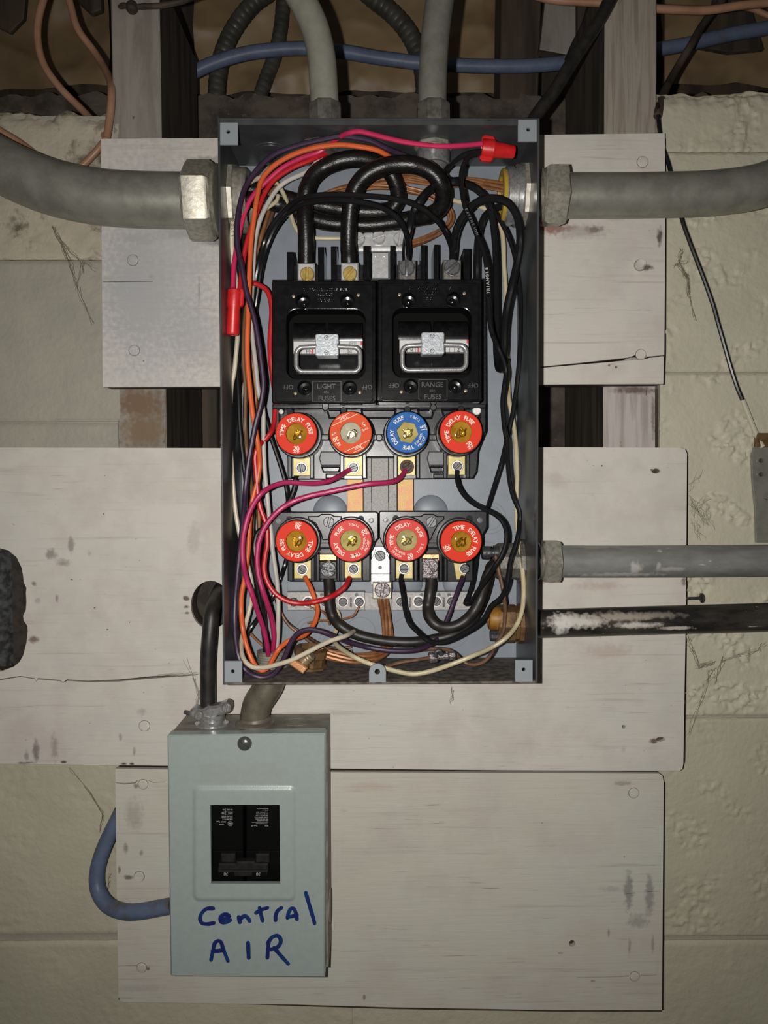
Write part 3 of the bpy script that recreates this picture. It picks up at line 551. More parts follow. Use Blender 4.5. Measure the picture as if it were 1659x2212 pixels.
# two conduits from above
WT = 58
for pts, rp, nx0, nx1, ny0, lab in (([(560, -160), (615, -60), (652, 0), (680, 60), (694, 120), (699, 180), (702, 240)], 30, 668, 738, 226, 'upright grey conduit with a gentle bend dropping onto the left of the fuse box'), ([(975, -160), (962, -70), (950, 0), (940, 80), (935, 160), (934, 240)], 30, 900, 972, 226, 'upright grey conduit dropping onto the middle of the fuse box')):
    r, _ = conduit('upright_conduit', pts, rp, mGalvL if nx0 < 800 else mGalv, lab, WT, step=5)
    cx = (nx0+nx1)/2; rr = (nx1-nx0)/2*S(WT); zt = P(cx, ny0, WT)[1]; c = (P(cx, 240, WT)[0], ZT, WT)
    fitting(r, c, (0, 1, 0), [(rr, .1), (rr*1.02, 1), (rr*1.02, zt-ZT-1.5), (rr*.93, zt-ZT)], mZincD, 8, 'hex_connector', ph=.39)
    if cx > 800:
        c2 = (P(936, 320, WT)[0], ZT-t, WT); fitting(r, c2, (0, -1, 0), [(13.5, .1), (13.5, 2.5), (12, 3)], mZinc, 8, 'locknut'); fitting(r, c2, (0, -1, 0), [(11.3, 3), (11.8, 4), (11.6, 13), (10.8, 14), (9.2, 14), (9.2, 4)], mSteel, 26, 'bushing', ph=0)
    else:
        c2 = (P(690, 320, WT)[0], ZT-t, WT); fitting(r, c2, (0, -1, 0), [(13.5, .1), (13.5, 2.5), (11, 3), (11, 6)], mZincD, 8, 'locknut')
# right side, lower
WL = 46; h = S(WL)
r, _ = conduit('scraped_conduit', [(2050, 1207), (1840, 1209), (1659, 1211), (1400, 1213), (1200, 1213)], 35, mGalvP, 'grey conduit with white paint scrapes entering the right side of the fuse box', WL)
c = P(1208, 1212, WL); fitting(r, (XR-.4, c[1], WL), (1, 0, 0), [(12.8, 0), (12.8, c[0]-XR-4)], mZincD, 24, 'sleeve'); fitting(r, c, (-1, 0, 0), [(44*h, 0), (50*h, 1.2), (50*h, 12), (44*h, 13.5)], mZinc, 6, 'hex_nut', ph=.52); fitting(r, c, (-1, 0, 0), [(40*h, 12), (42*h, 13.5), (40*h, 15), (42*h, 16.5)], mZincD, 24, 'thread')
ci = np.array([XR-t, c[1], WL]); fitting(r, ci, (-1, 0, 0), [(16.5, .1), (16.5, 3.2), (15, 3.6), (14, 3.6), (14, 5), (13.5, 5), (13.5, 18), (12, 20)], mZincD, 10, 'clamp_connector')
fitting(r, (ci[0]-21, ci[1]+7, WL+8), (-1, 0, 0), [(5.4, -2), (5.4, 1.5), (3.2, 1.6), (3.2, 4), (4.9, 4), (4.9, 9.5), (4.3, 10)], mScrewD, 14, 'clamp_screw')
r, _ = conduit('black_pipe', [(2050, 1318), (1840, 1326), (1659, 1333), (1400, 1340), (1172, 1347), (1111, 1349)], 31, mBlkP, 'black pipe with scraped white paint below the scraped grey conduit', WL, cat='pipe')
ci = np.array([XR-t, P(1165, 1347, WL)[1], WL]); fitting(r, ci, (-1, 0, 0), [(15, .1), (15, 3.2), (13.5, 3.6), (13.5, 6), (14.5, 6.5), (14.5, 17), (13.5, 19)], mBronze, 8, 'locknut'); fitting(r, (ci[0]-19, ci[1]+4.5, WL+4), (-1, 0, 0), [(8.5, -2), (8.5, 5), (7.5, 6.5), (5.5, 6.5), (5.5, 3)], mat('orange_insulator', (.30, .14, .018), .5, 0, (.2, .085, .012), 200), 22, 'insulating_throat')
fitting(r, (ci[0]-20, ci[1]-7, WL+9), (-1, 0, 0), [(4.2, -2), (4.2, 4.5), (3.8, 5)], mScrewD, 10, 'clamp_screw')

# armoured cables, jacketed cables above
def armoured(pts, rpx, label, w):
    pp = path(pts, .9); L = np.concatenate([[0], np.cumsum(np.linalg.norm(np.diff(pp, axis=0), axis=1))])
    rr = rpx*S(w)*(1+.085*np.abs(np.sin(L*math.pi/6.5))**.6)
    mb = MB(); mb.tube(pp, rr, 18); tag(obj('armoured_cable', mb, mArm), label, 'cable', 'armoured cables in the wall opening')
armoured([(640, -90, -176), (590, -25, -172), (545, 10, -170), (505, 62, -170), (482, 112, -170), (471, 160, -170), (466, 235, -170)], 17, 'ribbed grey armoured cable arching down beside the left stud', -170)
armoured([(620, -80, -186), (612, 0, -186), (606, 60, -186), (594, 118, -186), (574, 172, -184), (552, 235, -180)], 14, 'ribbed dark armoured cable hanging straight behind the blue cable', -186)
armoured([(740, -70, -172), (800, -8, -172), (845, 28, -170), (880, 68, -170), (902, 112, -170), (914, 160, -170), (918, 240, -170)], 18, 'ribbed grey armoured cable curving down behind the middle conduit', -170)
def cable(name, pts, rpx, m, label, cat='cable', group=None, step=3, seg=12, flat=1.0, w=None):
    pp = path(pts, step); ww = np.mean([q[2] for q in pts if len(q) > 2]) if w is None else w
    mb = MB(); mb.tube(pp, rpx*S(ww), seg, flat=flat); return tag(obj(name, mb, m), label, cat, group)
cable('blue_cable', [(330, 200, -140), (415, 158, -140), (450, 141), (520, 118), (600, 107), (660, 105), (740, 112), (830, 127), (930, 138), (1050, 143), (1150, 142), (1240, 133), (1330, 116, -138), (1418, 107, -136), (1500, 92), (1580, 74), (1660, 60), (1760, 40)], 14, mBlueC, 'dusty blue jacketed cable running across the top of the wall opening')
cable('tan_cable', [(110, -60, -30), (95, -5, -30), (83, 42), (82, 92), (96, 142), (132, 192), (180, 240), (218, 282, -8), (231, 302, 2)], 8, mTan, 'tan cable looping from the top left corner to the plank end')
cable('tan_cable', [(135, -50, -40), (152, 10, -40), (168, 62), (204, 112), (232, 160, -20), (241, 200, 4), (237, 255, 6), (230, 300, 8)], 8, mTan, 'second tan cable hugging the left edge of the left stud')
cable('tan_cable', [(232, 296, 7), (216, 318, 8), (196, 340, 8), (170, 364, 9), (120, 400, 10)], 7.5, mTan, 'short tan cable tail vanishing behind the large left conduit')
cable('tan_cable', [(-80, 240, 8), (0, 284, 8), (40, 308, 9), (75, 335, 9), (110, 370, 9)], 9, mTan, 'tan cable lying on the concrete over the left conduit bend')
cable('tan_cable', [(1130, -18, -10), (1190, -1, -10), (1260, 4), (1330, 8), (1400, 17), (1455, 21), (1530, 22), (1600, 12), (1700, 2)], 8.5, mTan, 'tan cable crossing the top right in front of the right stud')
cable('tan_cable', [(1580, 10, -60), (1620, 18), (1660, 34), (1740, 70)], 6, mTan, 'thin tan cable in the top right corner')
cable('service_cable', [(1352, -70, 6), (1318, 0, 6), (1295, 42), (1270, 82), (1234, 138), (1198, 196), (1160, 248), (1128, 300, 7)], 14.5, mRubber, 'thick black cable slanting down behind the right top of the fuse box')
cable('service_cable', [(1300, -60, -110), (1275, 10, -110), (1258, 60), (1240, 95), (1225, 130)], 6, mRubber, 'thin black cable behind the slanting service cable')
cable('dark_cable', [(1560, 0, -90), (1532, 34, -90), (1510, 66), (1490, 102, -80), (1462, 148), (1440, 188, -40), (1426, 222, -5), (1421, 250, 3)], 8.5, mDarkWood, 'dark brown cable slanting across the blue cable at top right')
mb = MB(); mb.tube(path([(1421, 225, 2), (1425, 280, 3), (1433, 320, 3), (1444, 352, 3), (1460, 420, 3), (1476, 482, 3), (1490, 522, 3), (1503, 556, 3), (1522, 606, 3), (1541, 660, 3), (1552, 700, 3), (1562, 735, 3), (1580, 798, 3), (1594, 840, 3), (1606, 868, 3)]), 5*S(3), 9)
lw = thing('lamp_wire', 'thin black wire hanging down the cream concrete to a steel bracket', 'wire', P(1600, 868, 3)); obj('black_run', mb, mBlkW, lw)
mb = MB(); mb.tube(path([(1604, 864, 3), (1616, 894, 3), (1628, 925, 3), (1640, 952, 3), (1648, 966, 4)]), 5.6*S(3), 9); tag(obj('painted_end', mb, mConR, lw), 'white painted end')
br = thing('steel_bracket', 'grey steel bracket with two holes on the wall at the right edge', 'bracket', P(1640, 1172, 0))
mb = MB(); mb.polypx([(1629, 966), (1720, 966), (1720, 1172), (1634, 1172), (1632, 1100), (1626, 1040), (1624, 985)], .5, 3.2, .4, [circ(1643, 995, 5, 14), circ(1643, 1025, 5, 14)]); obj('plate', mb, mGalv, br)
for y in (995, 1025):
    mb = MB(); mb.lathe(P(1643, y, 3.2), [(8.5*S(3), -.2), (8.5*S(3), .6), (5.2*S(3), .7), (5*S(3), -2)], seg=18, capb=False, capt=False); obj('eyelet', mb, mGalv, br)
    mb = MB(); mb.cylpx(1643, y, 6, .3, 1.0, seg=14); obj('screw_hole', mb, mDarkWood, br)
mb = MB(); mb.boxpx(1634, 935, 1720, 965, .5, 5, .5); obj('clamp_bar', mb, mBronze, br)
mb = MB(); mb.tube(path([(255, 20, -6), (268, 12, 2), (285, 16, 3), (310, 14), (350, 12), (390, 4), (430, -10, -10)]), 2.2, 8); mb.lathe(P(285, 16, 4), [(3, -4), (4.5, -2), (4.5, 2), (3, 4)], axis=(0, -1, .2), seg=12); tag(obj('tie_wire', mb, mDarkWood), 'dark twisted wire across the top of the left stud', 'wire')

# ------------------------------------------------------------------ neutral bars and bus
nb = thing('upper_neutral_bar', 'bright aluminium bar with three screws above the black switch block', 'neutral bar', P(818, 540, WB))
mb = MB(); mb.polypx([(764, 498), (876, 496), (876, 524), (868, 532), (772, 533), (764, 526)], 31, 38, .5); mb.polypx([(770, 530), (870, 530), (870, 543), (770, 544)], 26, 32, .4); mb.boxpx(790, 505, 850, 535, WB+t, 31); obj('bar', mb, mAlum, nb)
for x, y, a_ in ((774.5, 514, 25), (818, 511, 20), (864, 514, 80)): screw(x, y, 13.5, 38, 5.5, mAlum, nb, a_)
mb = MB(); mb.boxpx(804, 546, 839, 600, 34, 36, .3); obj('link_plate', mb, mAlum, nb)
for x in (811, 830):
    mb = MB(); mb.lathe(P(x, 553, 36), [(1.0, -.1), (.9, .4), (.3, .6)], seg=10); obj('rivet', mb, mAlum, nb)
bus = thing('neutral_bus', 'flat silvery bus strip running between the two pairs of lower fuses', 'bus', P(821, 1290, WB))
for x0, x1, y1, w0_, w1_ in ((786, 802, 1106, 33, 35), (840, 857, 1106, 33, 35), (803.5, 838.5, 1190, 33.5, 35.6)):
    mb = MB(); mb.boxpx(x0, 990, x1, y1, w0_, w1_, .25); obj('strip', mb, mAlum2, bus)
mb = MB(); mb.boxpx(790, 1085, 852, 1106, WB+t, 33); obj('strip_spacer', mb, mAlum2, bus)
mb = MB(); mb.polypx([(801, 1210), (808, 1196), (812, 1180), (832, 1180), (836, 1196), (842, 1210), (842, 1240), (801, 1240)], 42, 45, .4); mb.boxpx(801, 1240, 842, 1262, 39, 42, .4); mb.boxpx(803, 1182, 840, 1242, 35, 42); obj('bonding_tab', mb, mAlum, bus)
screw(821, 1201, 11, 45, 3.2, mScrew, bus, 128, 13, star=True, wm=mScrewD, name='bonding_screw')
mb = MB(); mb.lathe(P(821, 1226, 45), [(1.5, -.1), (1.5, .3), (1.0, .3), (.9, .05)], seg=12); obj('rivet', mb, mScrew, bus)
mb = MB(); mb.boxpx(805, 1257, 846, 1294, 31, 46, .5); obj('ground_lug', mb, mZinc, bus)
screw(826, 1275, 17, 46, 3.6, mScrewR, bus, 82, 18.5, star=True, wm=mScrewR, name='ground_lug_screw')
for x0, x1, lab in ((750, 784, 'gold coloured flat bus strap left of the silvery strip'), (859, 893, 'gold coloured flat bus strap right of the silvery strip')):
    mb = MB(); mb.boxpx(x0, 1030, x1, 1110, 31, 33.6, .25); mb.boxpx(x0+4, 1040, x1-4, 1100, WB+t, 31); tag(obj('bus_strap', mb, mGold), lab, 'bus strap', 'gold bus straps between the fuse rows')
lb = thing('lower_neutral_bar', 'grey metal neutral bar with a row of screws under the lower fuses', 'neutral bar', P(821, 1319, WB))
mb = MB(); mb.boxpx(620, 1278, 788, 1319, 28, 34, .5); mb.boxpx(846, 1278, 1026, 1319, 28, 34, .5); mb.boxpx(786, 1280, 848, 1317, 26, 31); mb.boxpx(650, 1285, 760, 1312, WB+t, 28); mb.boxpx(880, 1285, 990, 1312, WB+t, 28); obj('bar', mb, mBar, lb)
for x, y, a_, ws, m_ in ((634, 1301, 40, 0, mScrewD), (665, 1301, 60, 14, mScrew), (700, 1300, 45, 12, mScrew), (740.6, 1301, 0, 12.5, mScrew), (776, 1301, 48, 13.5, mScrew), (866, 1301, 60, 12, mScrew), (904, 1300, 15, 14, mScrew), (943, 1300, 55, 13, mScrew), (976, 1300, 40, 12, mScrew)):
    screw(x, y, 9.5, 34, 3.4, m_, lb, a_, ws)
for x in (758, 885.5, 958.5):
    mb = MB(); mb.polypx(rrect(x-2.3, 1290, x+2.3, 1312, 2.2, 3), 33.6, 34.25); obj('slot_rib', mb, mScrewD, lb)
for x, y in ((695, 1285), (770, 1285), (911, 1285), (948, 1285), (970, 1285)):
    mb = MB(); mb.cylpx(x, y, 4, 33.5, 34.15, seg=12); obj('wire_hole', mb, mGreyB, lb)

# ------------------------------------------------------------------ main switch block
sb = thing('switch_block', 'large black moulded switch block with four fuse sockets along its bottom', 'switch block', P(820, 1036, WB))
mb = MB(); mb.polypx([(588, 603), (1050, 601), (1052, 930), (1034, 975), (1030, 1020), (1022, 1034), (860, 1036), (860, 988), (784, 988), (784, 1036), (636, 1036), (624, 1022), (619, 975), (589, 930)], WB+t, 44, .8); obj('base', mb, mBlack2, sb)
mb = MB(); mb.boxpx(588, 872, 1050, 883, 44, 59, .8); mb.boxpx(588, 883, 604, 930, 44, 54, .8); mb.boxpx(1036, 880, 1050, 935, 44, 54, .8)
for x0, x1 in ((704, 741), (778, 858), (900, 940), (952, 984)): mb.polypx([(x0, 884), (x1, 884), (x1-6, 905), (x0+6, 905)], 44, 47, 1.5)
for x0, x1 in ((688, 710), (806, 834), (926, 950)): mb.boxpx(x0, 938, x1, 951, 44, 56, .7)
for x, y in ((703, 880), (936, 880), (819, 945)): mb.cylpx(x, y, 7.5, 44, 61, .6, 18)
obj('ledge', mb, mBlack2, sb)
for x0 in (681, 914):
    mb = MB(); mb.polypx([(x0+12, 975), (x0+50, 975), (x0+58, 990), (x0+56, 1006), (x0+12, 1006), (x0+8, 990)], 44, 49, .8); obj('divider_block', mb, mGreyB, sb)
    mb = MB(); mb.polypx([(x0+12, 1007), (x0+56, 1007), (x0+52, 1021), (x0+16, 1021)], 44, 47.5, 1.2); mb.boxpx(x0+22, 1023, x0+50, 1034, 44, 49, .8); obj('divider_foot', mb, mBlack2, sb)
mb = MB()
for x in (625, 673, 738, 786.5, 854, 902, 961, 1010): mb.boxpx(x-4, 975, x+5, 1034, 44, 51, .7)
obj('terminal_barriers', mb, mBlack2, sb)
mb = MB(); mb.cylpx(1030, 887, 9.5, 44, 58.5, .5, 20); obj('white_plug', mb, mWasher, sb)
mb = MB(); q = P(607, 889, 56); mb.lathe(q, [(2.0, -12), (2.0, 1.5), (1.6, 2)], axis=(.25, -.2, 1), seg=14); obj('steel_pin', mb, mSteel, sb)
# barrier fins on top
for x0, x1, y0 in ((620, 634, 544), (687, 700, 533), (715, 727, 532), (785, 799, 531), (843, 853, 530), (910, 920, 529), (938, 948, 528), (1001, 1016, 537)):
    mb = MB(); yb = 606
    a = P(x0, yb, 56); b = P(x1, y0, 56); mb.prism(rect(a[0], a[1], b[0], b[1]), WB+t, 56, .5); obj('barrier_fin', mb, mBlack, sb)
for x0, x1 in ((634, 687), (727, 785), (853, 910), (948, 1001)):
    mb = MB(); mb.boxpx(x0, 572, x1, 604, WB+t, 40, .5); obj('lug_recess', mb, mBlack2, sb)
for x0, x1, y0, sx_, sy_, brass, ang in ((643, 680, 568, 663, 591, 1, 86), (737, 774, 567, 755.5, 590, 1, 50), (861, 898, 562, 878.7, 577, 0, 88), (957, 996, 561, 977, 576, 0, 40)):
    mb = MB(); mb.boxpx(x0, y0, x1, 605, 40, 58, .8); obj('wire_lug', mb, mAlum if brass else mZincD, sb)
    screw(sx_, sy_, 15 if brass else 16.5, 58, 4.5, mBrass if brass else mScrew, sb, ang, name='lug_screw', hexa=not brass)
# sockets and terminals
def terminal(parent, x0, y0, x1, y1, sx_, sy_, w, ang, m_=None, skew=0, washer=13):
    mb = MB(); mb.polypx([(x0, y0), (x1-skew, y0), (x1, y1), (x0+skew, y1)], w-7, w, .4); obj('terminal_plate', mb, mBrassP, parent)
    screw(sx_, sy_, 9.7, w, 3.8, m_ or mScrew, parent, ang, washer if m_ is None else 15.5, wm=mWasher if m_ is None else mRust, name='terminal_screw')
def socket(parent, px, py, w0, w1, r=50):
    mb = MB(); c = P(px, py, w1); R = r*S(w1); mb.lathe(c, [(R*1.03, w0-w1), (R, -.6), (R-.8, 0), (R-2.2, 0), (R-2.2, -8)], seg=40, capt=False); obj('fuse_socket', mb, mBlack2, parent)
US = ((640, 937), (757.5, 935), (880, 934), (996, 933)); LS = ((640, 1169), (757.5, 1168), (878.5, 1167), (996, 1170))
def pdown(px, py, w1, w0): q = P(px, py, w1); return q, w0
def wpt(px, py, wf, w):                       # the pixel at height w that lies on the axis of a fuse whose face (height wf) is at (px, py)
    q = P(px, py, wf); v = M3.T @ (np.array([q[0], q[1], w]) - np.array([0, 0, D])); return CX+F*v[0]/-v[2], CY-F*v[1]/-v[2]
FW = 76
for i, (x, y) in enumerate(US): x2, y2 = wpt(x, y, FW, 60); socket(sb, x2, y2, 40, 60)
for args in ((633, 978, 671, 1028, 650.5, 1011, 50, 100), (745, 978, 784, 1028, 763.5, 1010, 50, 18), (859, 978, 897, 1027, 879.5, 1008, 50, 30, mRust), (968, 976, 1005, 1026, 989, 1007, 50, 42)): terminal(sb, *args)
for x, y in ((623, 889), (739, 886), (877, 884), (993, 883)):
    mb = MB(); mb.cylpx(x+3, y, 7, 44, 59.5, .3, 16); obj('socket_notch', mb, mBreak, sb)

# ------------------------------------------------------------------ fuse pullouts
def pullout(sx, sy, words, label, lettering, tilt):
    g = lambda pts: [(x+sx, y+sy) for x, y in pts]
    r = thing('fuse_pullout', label, 'pullout', P(698+sx, 870+sy, 60), 'pullouts with wire handles in the switch block')
    PW = 79
    out = rrect(587, 606, 812, 872, 5); hole = rrect(618, 668, 790, 820, 24, 6)
    cups = [(654.5, 651), (750.5, 650), (658.5, 838), (755.5, 838)]
    mb = MB(); mb.polypx(g(out), 61, PW-1.2, .9, [g(hole)]+[g(circ(x, y, 16, 20)) for x, y in cups], hmi=1)
    fr_o = rrect(595, 614, 806, 868, 6); fr_i = rrect(616, 666, 792, 822, 26, 6)
    mb.polypx(g(fr_o), PW-1.6, PW, .5, [g(fr_i)]+[g(circ(x, y, 16.5, 20)) for x, y in cups]); obj('frame', mb, [mBlack, mMatte], r)
    for x, y in cups:
        mb = MB(); c = P(x+sx, y+sy, PW-1); R = 16*S(PW); mb.lathe(c, [(R, 0), (R*.92, -9), (R*.5, -9.5), (R*.45, -7), (R*.25, -6.3), (.05, -6.1)], seg=22, capb=False); obj('rivet_well', mb, mBlack, r)
    # hollow behind the handle: floor, upper half block, ramp
    mb = MB(); mb.polypx(g(rrect(612, 660, 796, 828, 20)), 56, 58.5); obj('cavity_floor', mb, mMatte, r)
    mb = MB()
    for x0, x1 in ((632, 702), (708, 783)):
        qa = P(x0+sx, 736+sy, 70); qb = P(x1+sx, 736+sy, 70); V = []; nn = 12; Rc = 12.5
        for i in range(nn+1):
            a_ = math.radians(-13+75*i/nn); yy = qa[1]+Rc*(math.sin(a_)-math.sin(math.radians(-13))); ww_ = 70-Rc+Rc*math.cos(a_)
            V += [(qa[0], yy, ww_), (qb[0], yy, ww_)]
        k0 = len(V); V += [(qa[0], qa[1], 58.5), (qb[0], qa[1], 58.5), (qa[0], V[-1][1], 58.5), (qb[0], V[-1][1], 58.5)]
        mb.add(V, [(2*i, 2*i+1, 2*i+3, 2*i+2) for i in range(nn)] + [(k0, k0+1, 1, 0), (2*nn, 2*nn+1, k0+3, k0+2), tuple([k0]+[2*i for i in range(nn+1)]+[k0+2])[::-1], tuple([k0+1]+[2*i+1 for i in range(nn+1)]+[k0+3])])
        obj('fuse_carrier', mb, mBlack, r, smooth=25); mb = MB()
    mb = MB(); mb.boxpx(636+sx, 768+sy, 782+sx, 812+sy, 58.5, 60.5, 1.0); mb.boxpx(704+sx, 768+sy, 706+sx, 806+sy, 60.5, 62); obj('lower_carrier', mb, mBlack, r)
    mb = MB(); mb.boxpx(634+sx, 738+sy, 783+sx, 764+sy, 58.5, 65, .2); lab = obj('fuse_label_strip', mb, mLab, r)
    mb = MB()
    for (s_, x, y, c_, a_) in lettering: text(mb, s_, P2(x+sx, y+sy, 65.1), 65.1, c_*S(65), math.radians(a_), bold=.01)
    for x in (642, 650, 662, 668, 742, 752, 762, 772): mb.boxpx(x+sx, 755+sy, x+.8+sx, 764+sy, 65.02, 65.08)
    obj('label_print', mb, mInkB, r, smooth=0)
    mb = MB()
    for x0, y0, x1, y1 in ((673, 755, 677, 764), (779, 738, 783, 745)): mb.boxpx(x0+sx, y0+sy, x1+sx, y1+sy, 65.02, 65.12)
    obj('label_red_mark', mb, mLabR, r)
    # handle
    HW = 84; tl = math.radians(tilt)
    def T_(x, y): return (x+sx, y+sy+(x-705)*math.tan(tl))
    cor = [(690, 748.5)]
    for cx, cy, a0 in ((655, 765, 270), (655, 788, 180)):
        for k in range(7):
            a_ = math.radians(a0-90*k/6); cor.append((cx+15*math.cos(a_), cy+15*math.sin(a_)))
    for cx, cy, a0 in ((763, 788, 90), (763, 765, 0)):
        for k in range(7):
            a_ = math.radians(a0-90*k/6); cor.append((cx+15*math.cos(a_), cy+15*math.sin(a_)))
    cor.append((722, 748.5))
    pts = [P(*T_(x, y), HW) for x, y in cor]
    mb = MB(); mb.tube(np.array(pts), 5.3*S(HW), 14); obj('handle', mb, mSteelH, r)
    mb = MB(); mb.polypx([T_(x, y) for x, y in [(681, 724), (684, 721), (728, 721), (731, 724), (731, 742), (729, 745), (731, 750), (731, 766), (728, 769), (684, 769), (681, 766), (681, 750), (683, 746), (681, 742)]], 76, HW+2.2, .5); hp = obj('handle_plate', mb, mZincPl, r)
    for y in (729, 761.5):
        mb = MB(); q = T_(705, y); mb.lathe(P(q[0], q[1], HW+2.2), [(1.6, -.2), (1.5, .25), (1.0, .3), (.9, -.3), (.5, -.3), (.45, .2)], seg=14); obj('rivet', mb, mScrew, hp)
    # raised lettering and small rivets
    mb = MB()
    text(mb, words[0], P2(705+sx, 834+sy, PW+.6), PW+.6, 10*S(PW), 0, thick=.7, bold=.005); text(mb, words[1], P2(706+sx, 860+sy, PW+.6), PW+.6, 10*S(PW), 0, thick=.7, bold=.005); text(mb, words[2], P2(705+sx, 847+sy, PW+.6), PW+.6, 5*S(PW), 0, thick=.7)
    for x in (622, 793): text(mb, 'OFF', P2(x+sx, 836+sy, PW+.6), PW+.6, 9*S(PW), math.pi, thick=.7, bold=.004)
    for x0, y0, x1, y1 in ((675, 823, 737, 824.2), (675, 867, 737, 868.2), (675, 823, 676.2, 868), (736, 823, 737.2, 868)): mb.boxpx(x0+sx, y0+sy, x1+sx, y1+sy, PW-.2, PW+.5)
    obj('raised_lettering', mb, mLetter, r, smooth=0); mb = MB()
    for k, (s_, y) in enumerate((('SWITCHING MUST REVERSE', 625), ('PULLOUT', 636), ('TO OPEN', 648))): text(mb, s_, P2(702+sx, y+sy, PW+.4), PW+.4, 5.2*S(PW), 0, thick=.5)
    obj('faint_lettering', mb, mBlack, r, smooth=0)
    for x, y in ((634, 640), (774, 637.5), (638, 850), (777, 848)):
        mb = MB(); mb.lathe(P(x+sx, y+sy, PW), [(1.15, -.2), (1.1, .35), (.6, .5)], seg=12); obj('small_rivet', mb, mBrassD, r)
    return r
mLetter = mat('worn_lettering', (.017,.018,.021), .45, 0)
mMatte = mat('hollow_shade_black', (.004,.004,.004), .8, 0, spec=.1)  # bakelite made blacker and duller to paint the shade in pullout hollows
mSteelH = mat('handle_steel', (.40,.40,.40), .34, .55, (.30,.30,.30), 500, bump=.15, bscale=900)
mZincPl = mat('handle_plate_zinc', (.50,.53,.56), .36, .35, (.36,.39,.42), 700, bump=.2, bscale=900)
mBrassD = mat('dull_brass', (.26,.20,.12), .4, .3)
pullout(0, 0, ('LIGHT', 'FUSES', '60A'), 'left black fuse pullout marked LIGHT FUSES with a wire handle', (('Fuse', 668, 759.5, 5, 180), ('LL', 748, 759.5, 6, 90), ('IS', 757, 759.5, 6, 90), ('CLASS', 762, 741.5, 4, 180)), 0)
pullout(229, -3.5, ('RANGE', 'FUSES', '60A'), 'right black fuse pullout marked RANGE FUSES with a wire handle', (('70', 648, 759.5, 6, 90), ('K', 660, 759.5, 6, 90), ('E4', 762, 759.5, 6, 90), ('A', 771, 759.5, 6, 90)), -.7)

# ------------------------------------------------------------------ lower fuse holders
def holder(sx, label, right):
    r = thing('fuse_holder', label, 'fuse holder', P(702+sx, 1257, WB), 'black two fuse holders in the lower row')
    out = [(587, 1106), (812, 1105), (817, 1110), (817, 1162), (802, 1182), (790, 1186), (600, 1186), (587, 1180)] if not right else [(819-222, 1105), (824-222, 1104), (1050-222, 1104), (1052-222, 1108), (1052-222, 1140), (1030-222, 1178), (1024-222, 1186), (830-222, 1186), (819-222, 1160)]
    out = [(x+sx, y) for x, y in out]
    mb = MB(); mb.polypx(out, 40, 60, .7); obj('top_plate', mb, mBlack2, r)
    mb = MB(); mb.polypx([(x+sx, y) for x, y in [(622, 1170), (800, 1170), (800, 1250), (796, 1257), (626, 1257), (621, 1250)]], WB+t, 38, .8); obj('body', mb, mBlack2, r)
    mb = MB()
    for x0, x1 in ((621, 633), (672, 680), (683, 691), (727, 734), (737, 744), (782, 800)): mb.boxpx(x0+sx, 1196, x1+sx, 1256, 38, 50, .8)
    obj('terminal_barriers', mb, mBlack2, r)
    mb = MB(); mb.polypx([(x+sx, y) for x, y in [(665, 1115), (687, 1114.5), (694, 1110), (714.5, 1110), (722, 1114.5), (738, 1115), (738, 1122), (725, 1133), (714.5, 1153), (709, 1167), (696, 1167), (693, 1153), (681, 1131), (665, 1122)]], 59.5, 61.2, .8); obj('centre_web', mb, mBlack2, r)
    screw(710+sx, 1128, 12, 61, 3.6, mScrew, r, 75 if not right else 58, name='mounting_screw')
    mb = MB(); mb.boxpx(690+sx, 1172, 724+sx, 1184, 60, 62, .6); obj('bridge', mb, mBlack2, r)
    for x, y in ((600, 1126), (802, 1124)) if not right else ((833-222, 1123), (1037-222, 1124)):
        mb = MB(); mb.lathe(P(x+sx, y, 60), [(6*S(60), -.1), (6*S(60), .35), (4.6*S(60), .4), (4.2*S(60), .1)], seg=16); obj('rivet', mb, mGreyB if (x < 650) != right else mScrewD, r)
    for x, y in ((625, 1123), (779.5, 1122)) if not right else ((855-222, 1121), (1014-222, 1121)):
        mb = MB(); mb.polypx(rrect(x+sx-7, y-8, x+sx+7, y+10, 6.5), 59, 60.1); obj('notch', mb, mBreak, r)
    mb = MB(); mb.polypx([(x+sx, y) for x, y in [(687, 1197), (727, 1197), (727, 1211), (687, 1211)]], 38, 49, .5); obj('copper_tab', mb, mCopTab, r)
    return r
h1 = holder(0, 'lower left black fuse holder between the red wires and the silvery bus', False)
h2 = holder(222, 'lower right black fuse holder beside the silvery bus', True)
for (x, y), hh in zip(LS, (h1, h1, h2, h2)): x2, y2 = wpt(x, y, FW, 66); socket(hh, x2, y2, 50, 66, 50)
terminal(h1, 635, 1208, 672, 1250, 652, 1231, 49, -35); terminal(h1, 744, 1208, 781, 1249, 763.5, 1230, 49, -50)
terminal(h2, 855, 1208, 892, 1250, 873, 1229, 49, 0); terminal(h2, 979, 1212, 1022, 1252, 1004.5, 1229, 49, 22, skew=7)
mb = MB(); mb.boxpx(690, 1211, 728, 1252, 38, 51, .8); obj('wire_lug', mb, mBlack2, h1); screw(709, 1230, 17, 51, 4, mScrewD, h1, -15, name='lug_screw', hexa=True)
mb = MB(); mb.boxpx(911, 1206, 947, 1250, 38, 51, .8); obj('wire_lug', mb, mScrewR, h2); screw(929.5, 1224, 17, 51, 4, mScrewR, h2, -55, name='lug_screw', hexa=True)

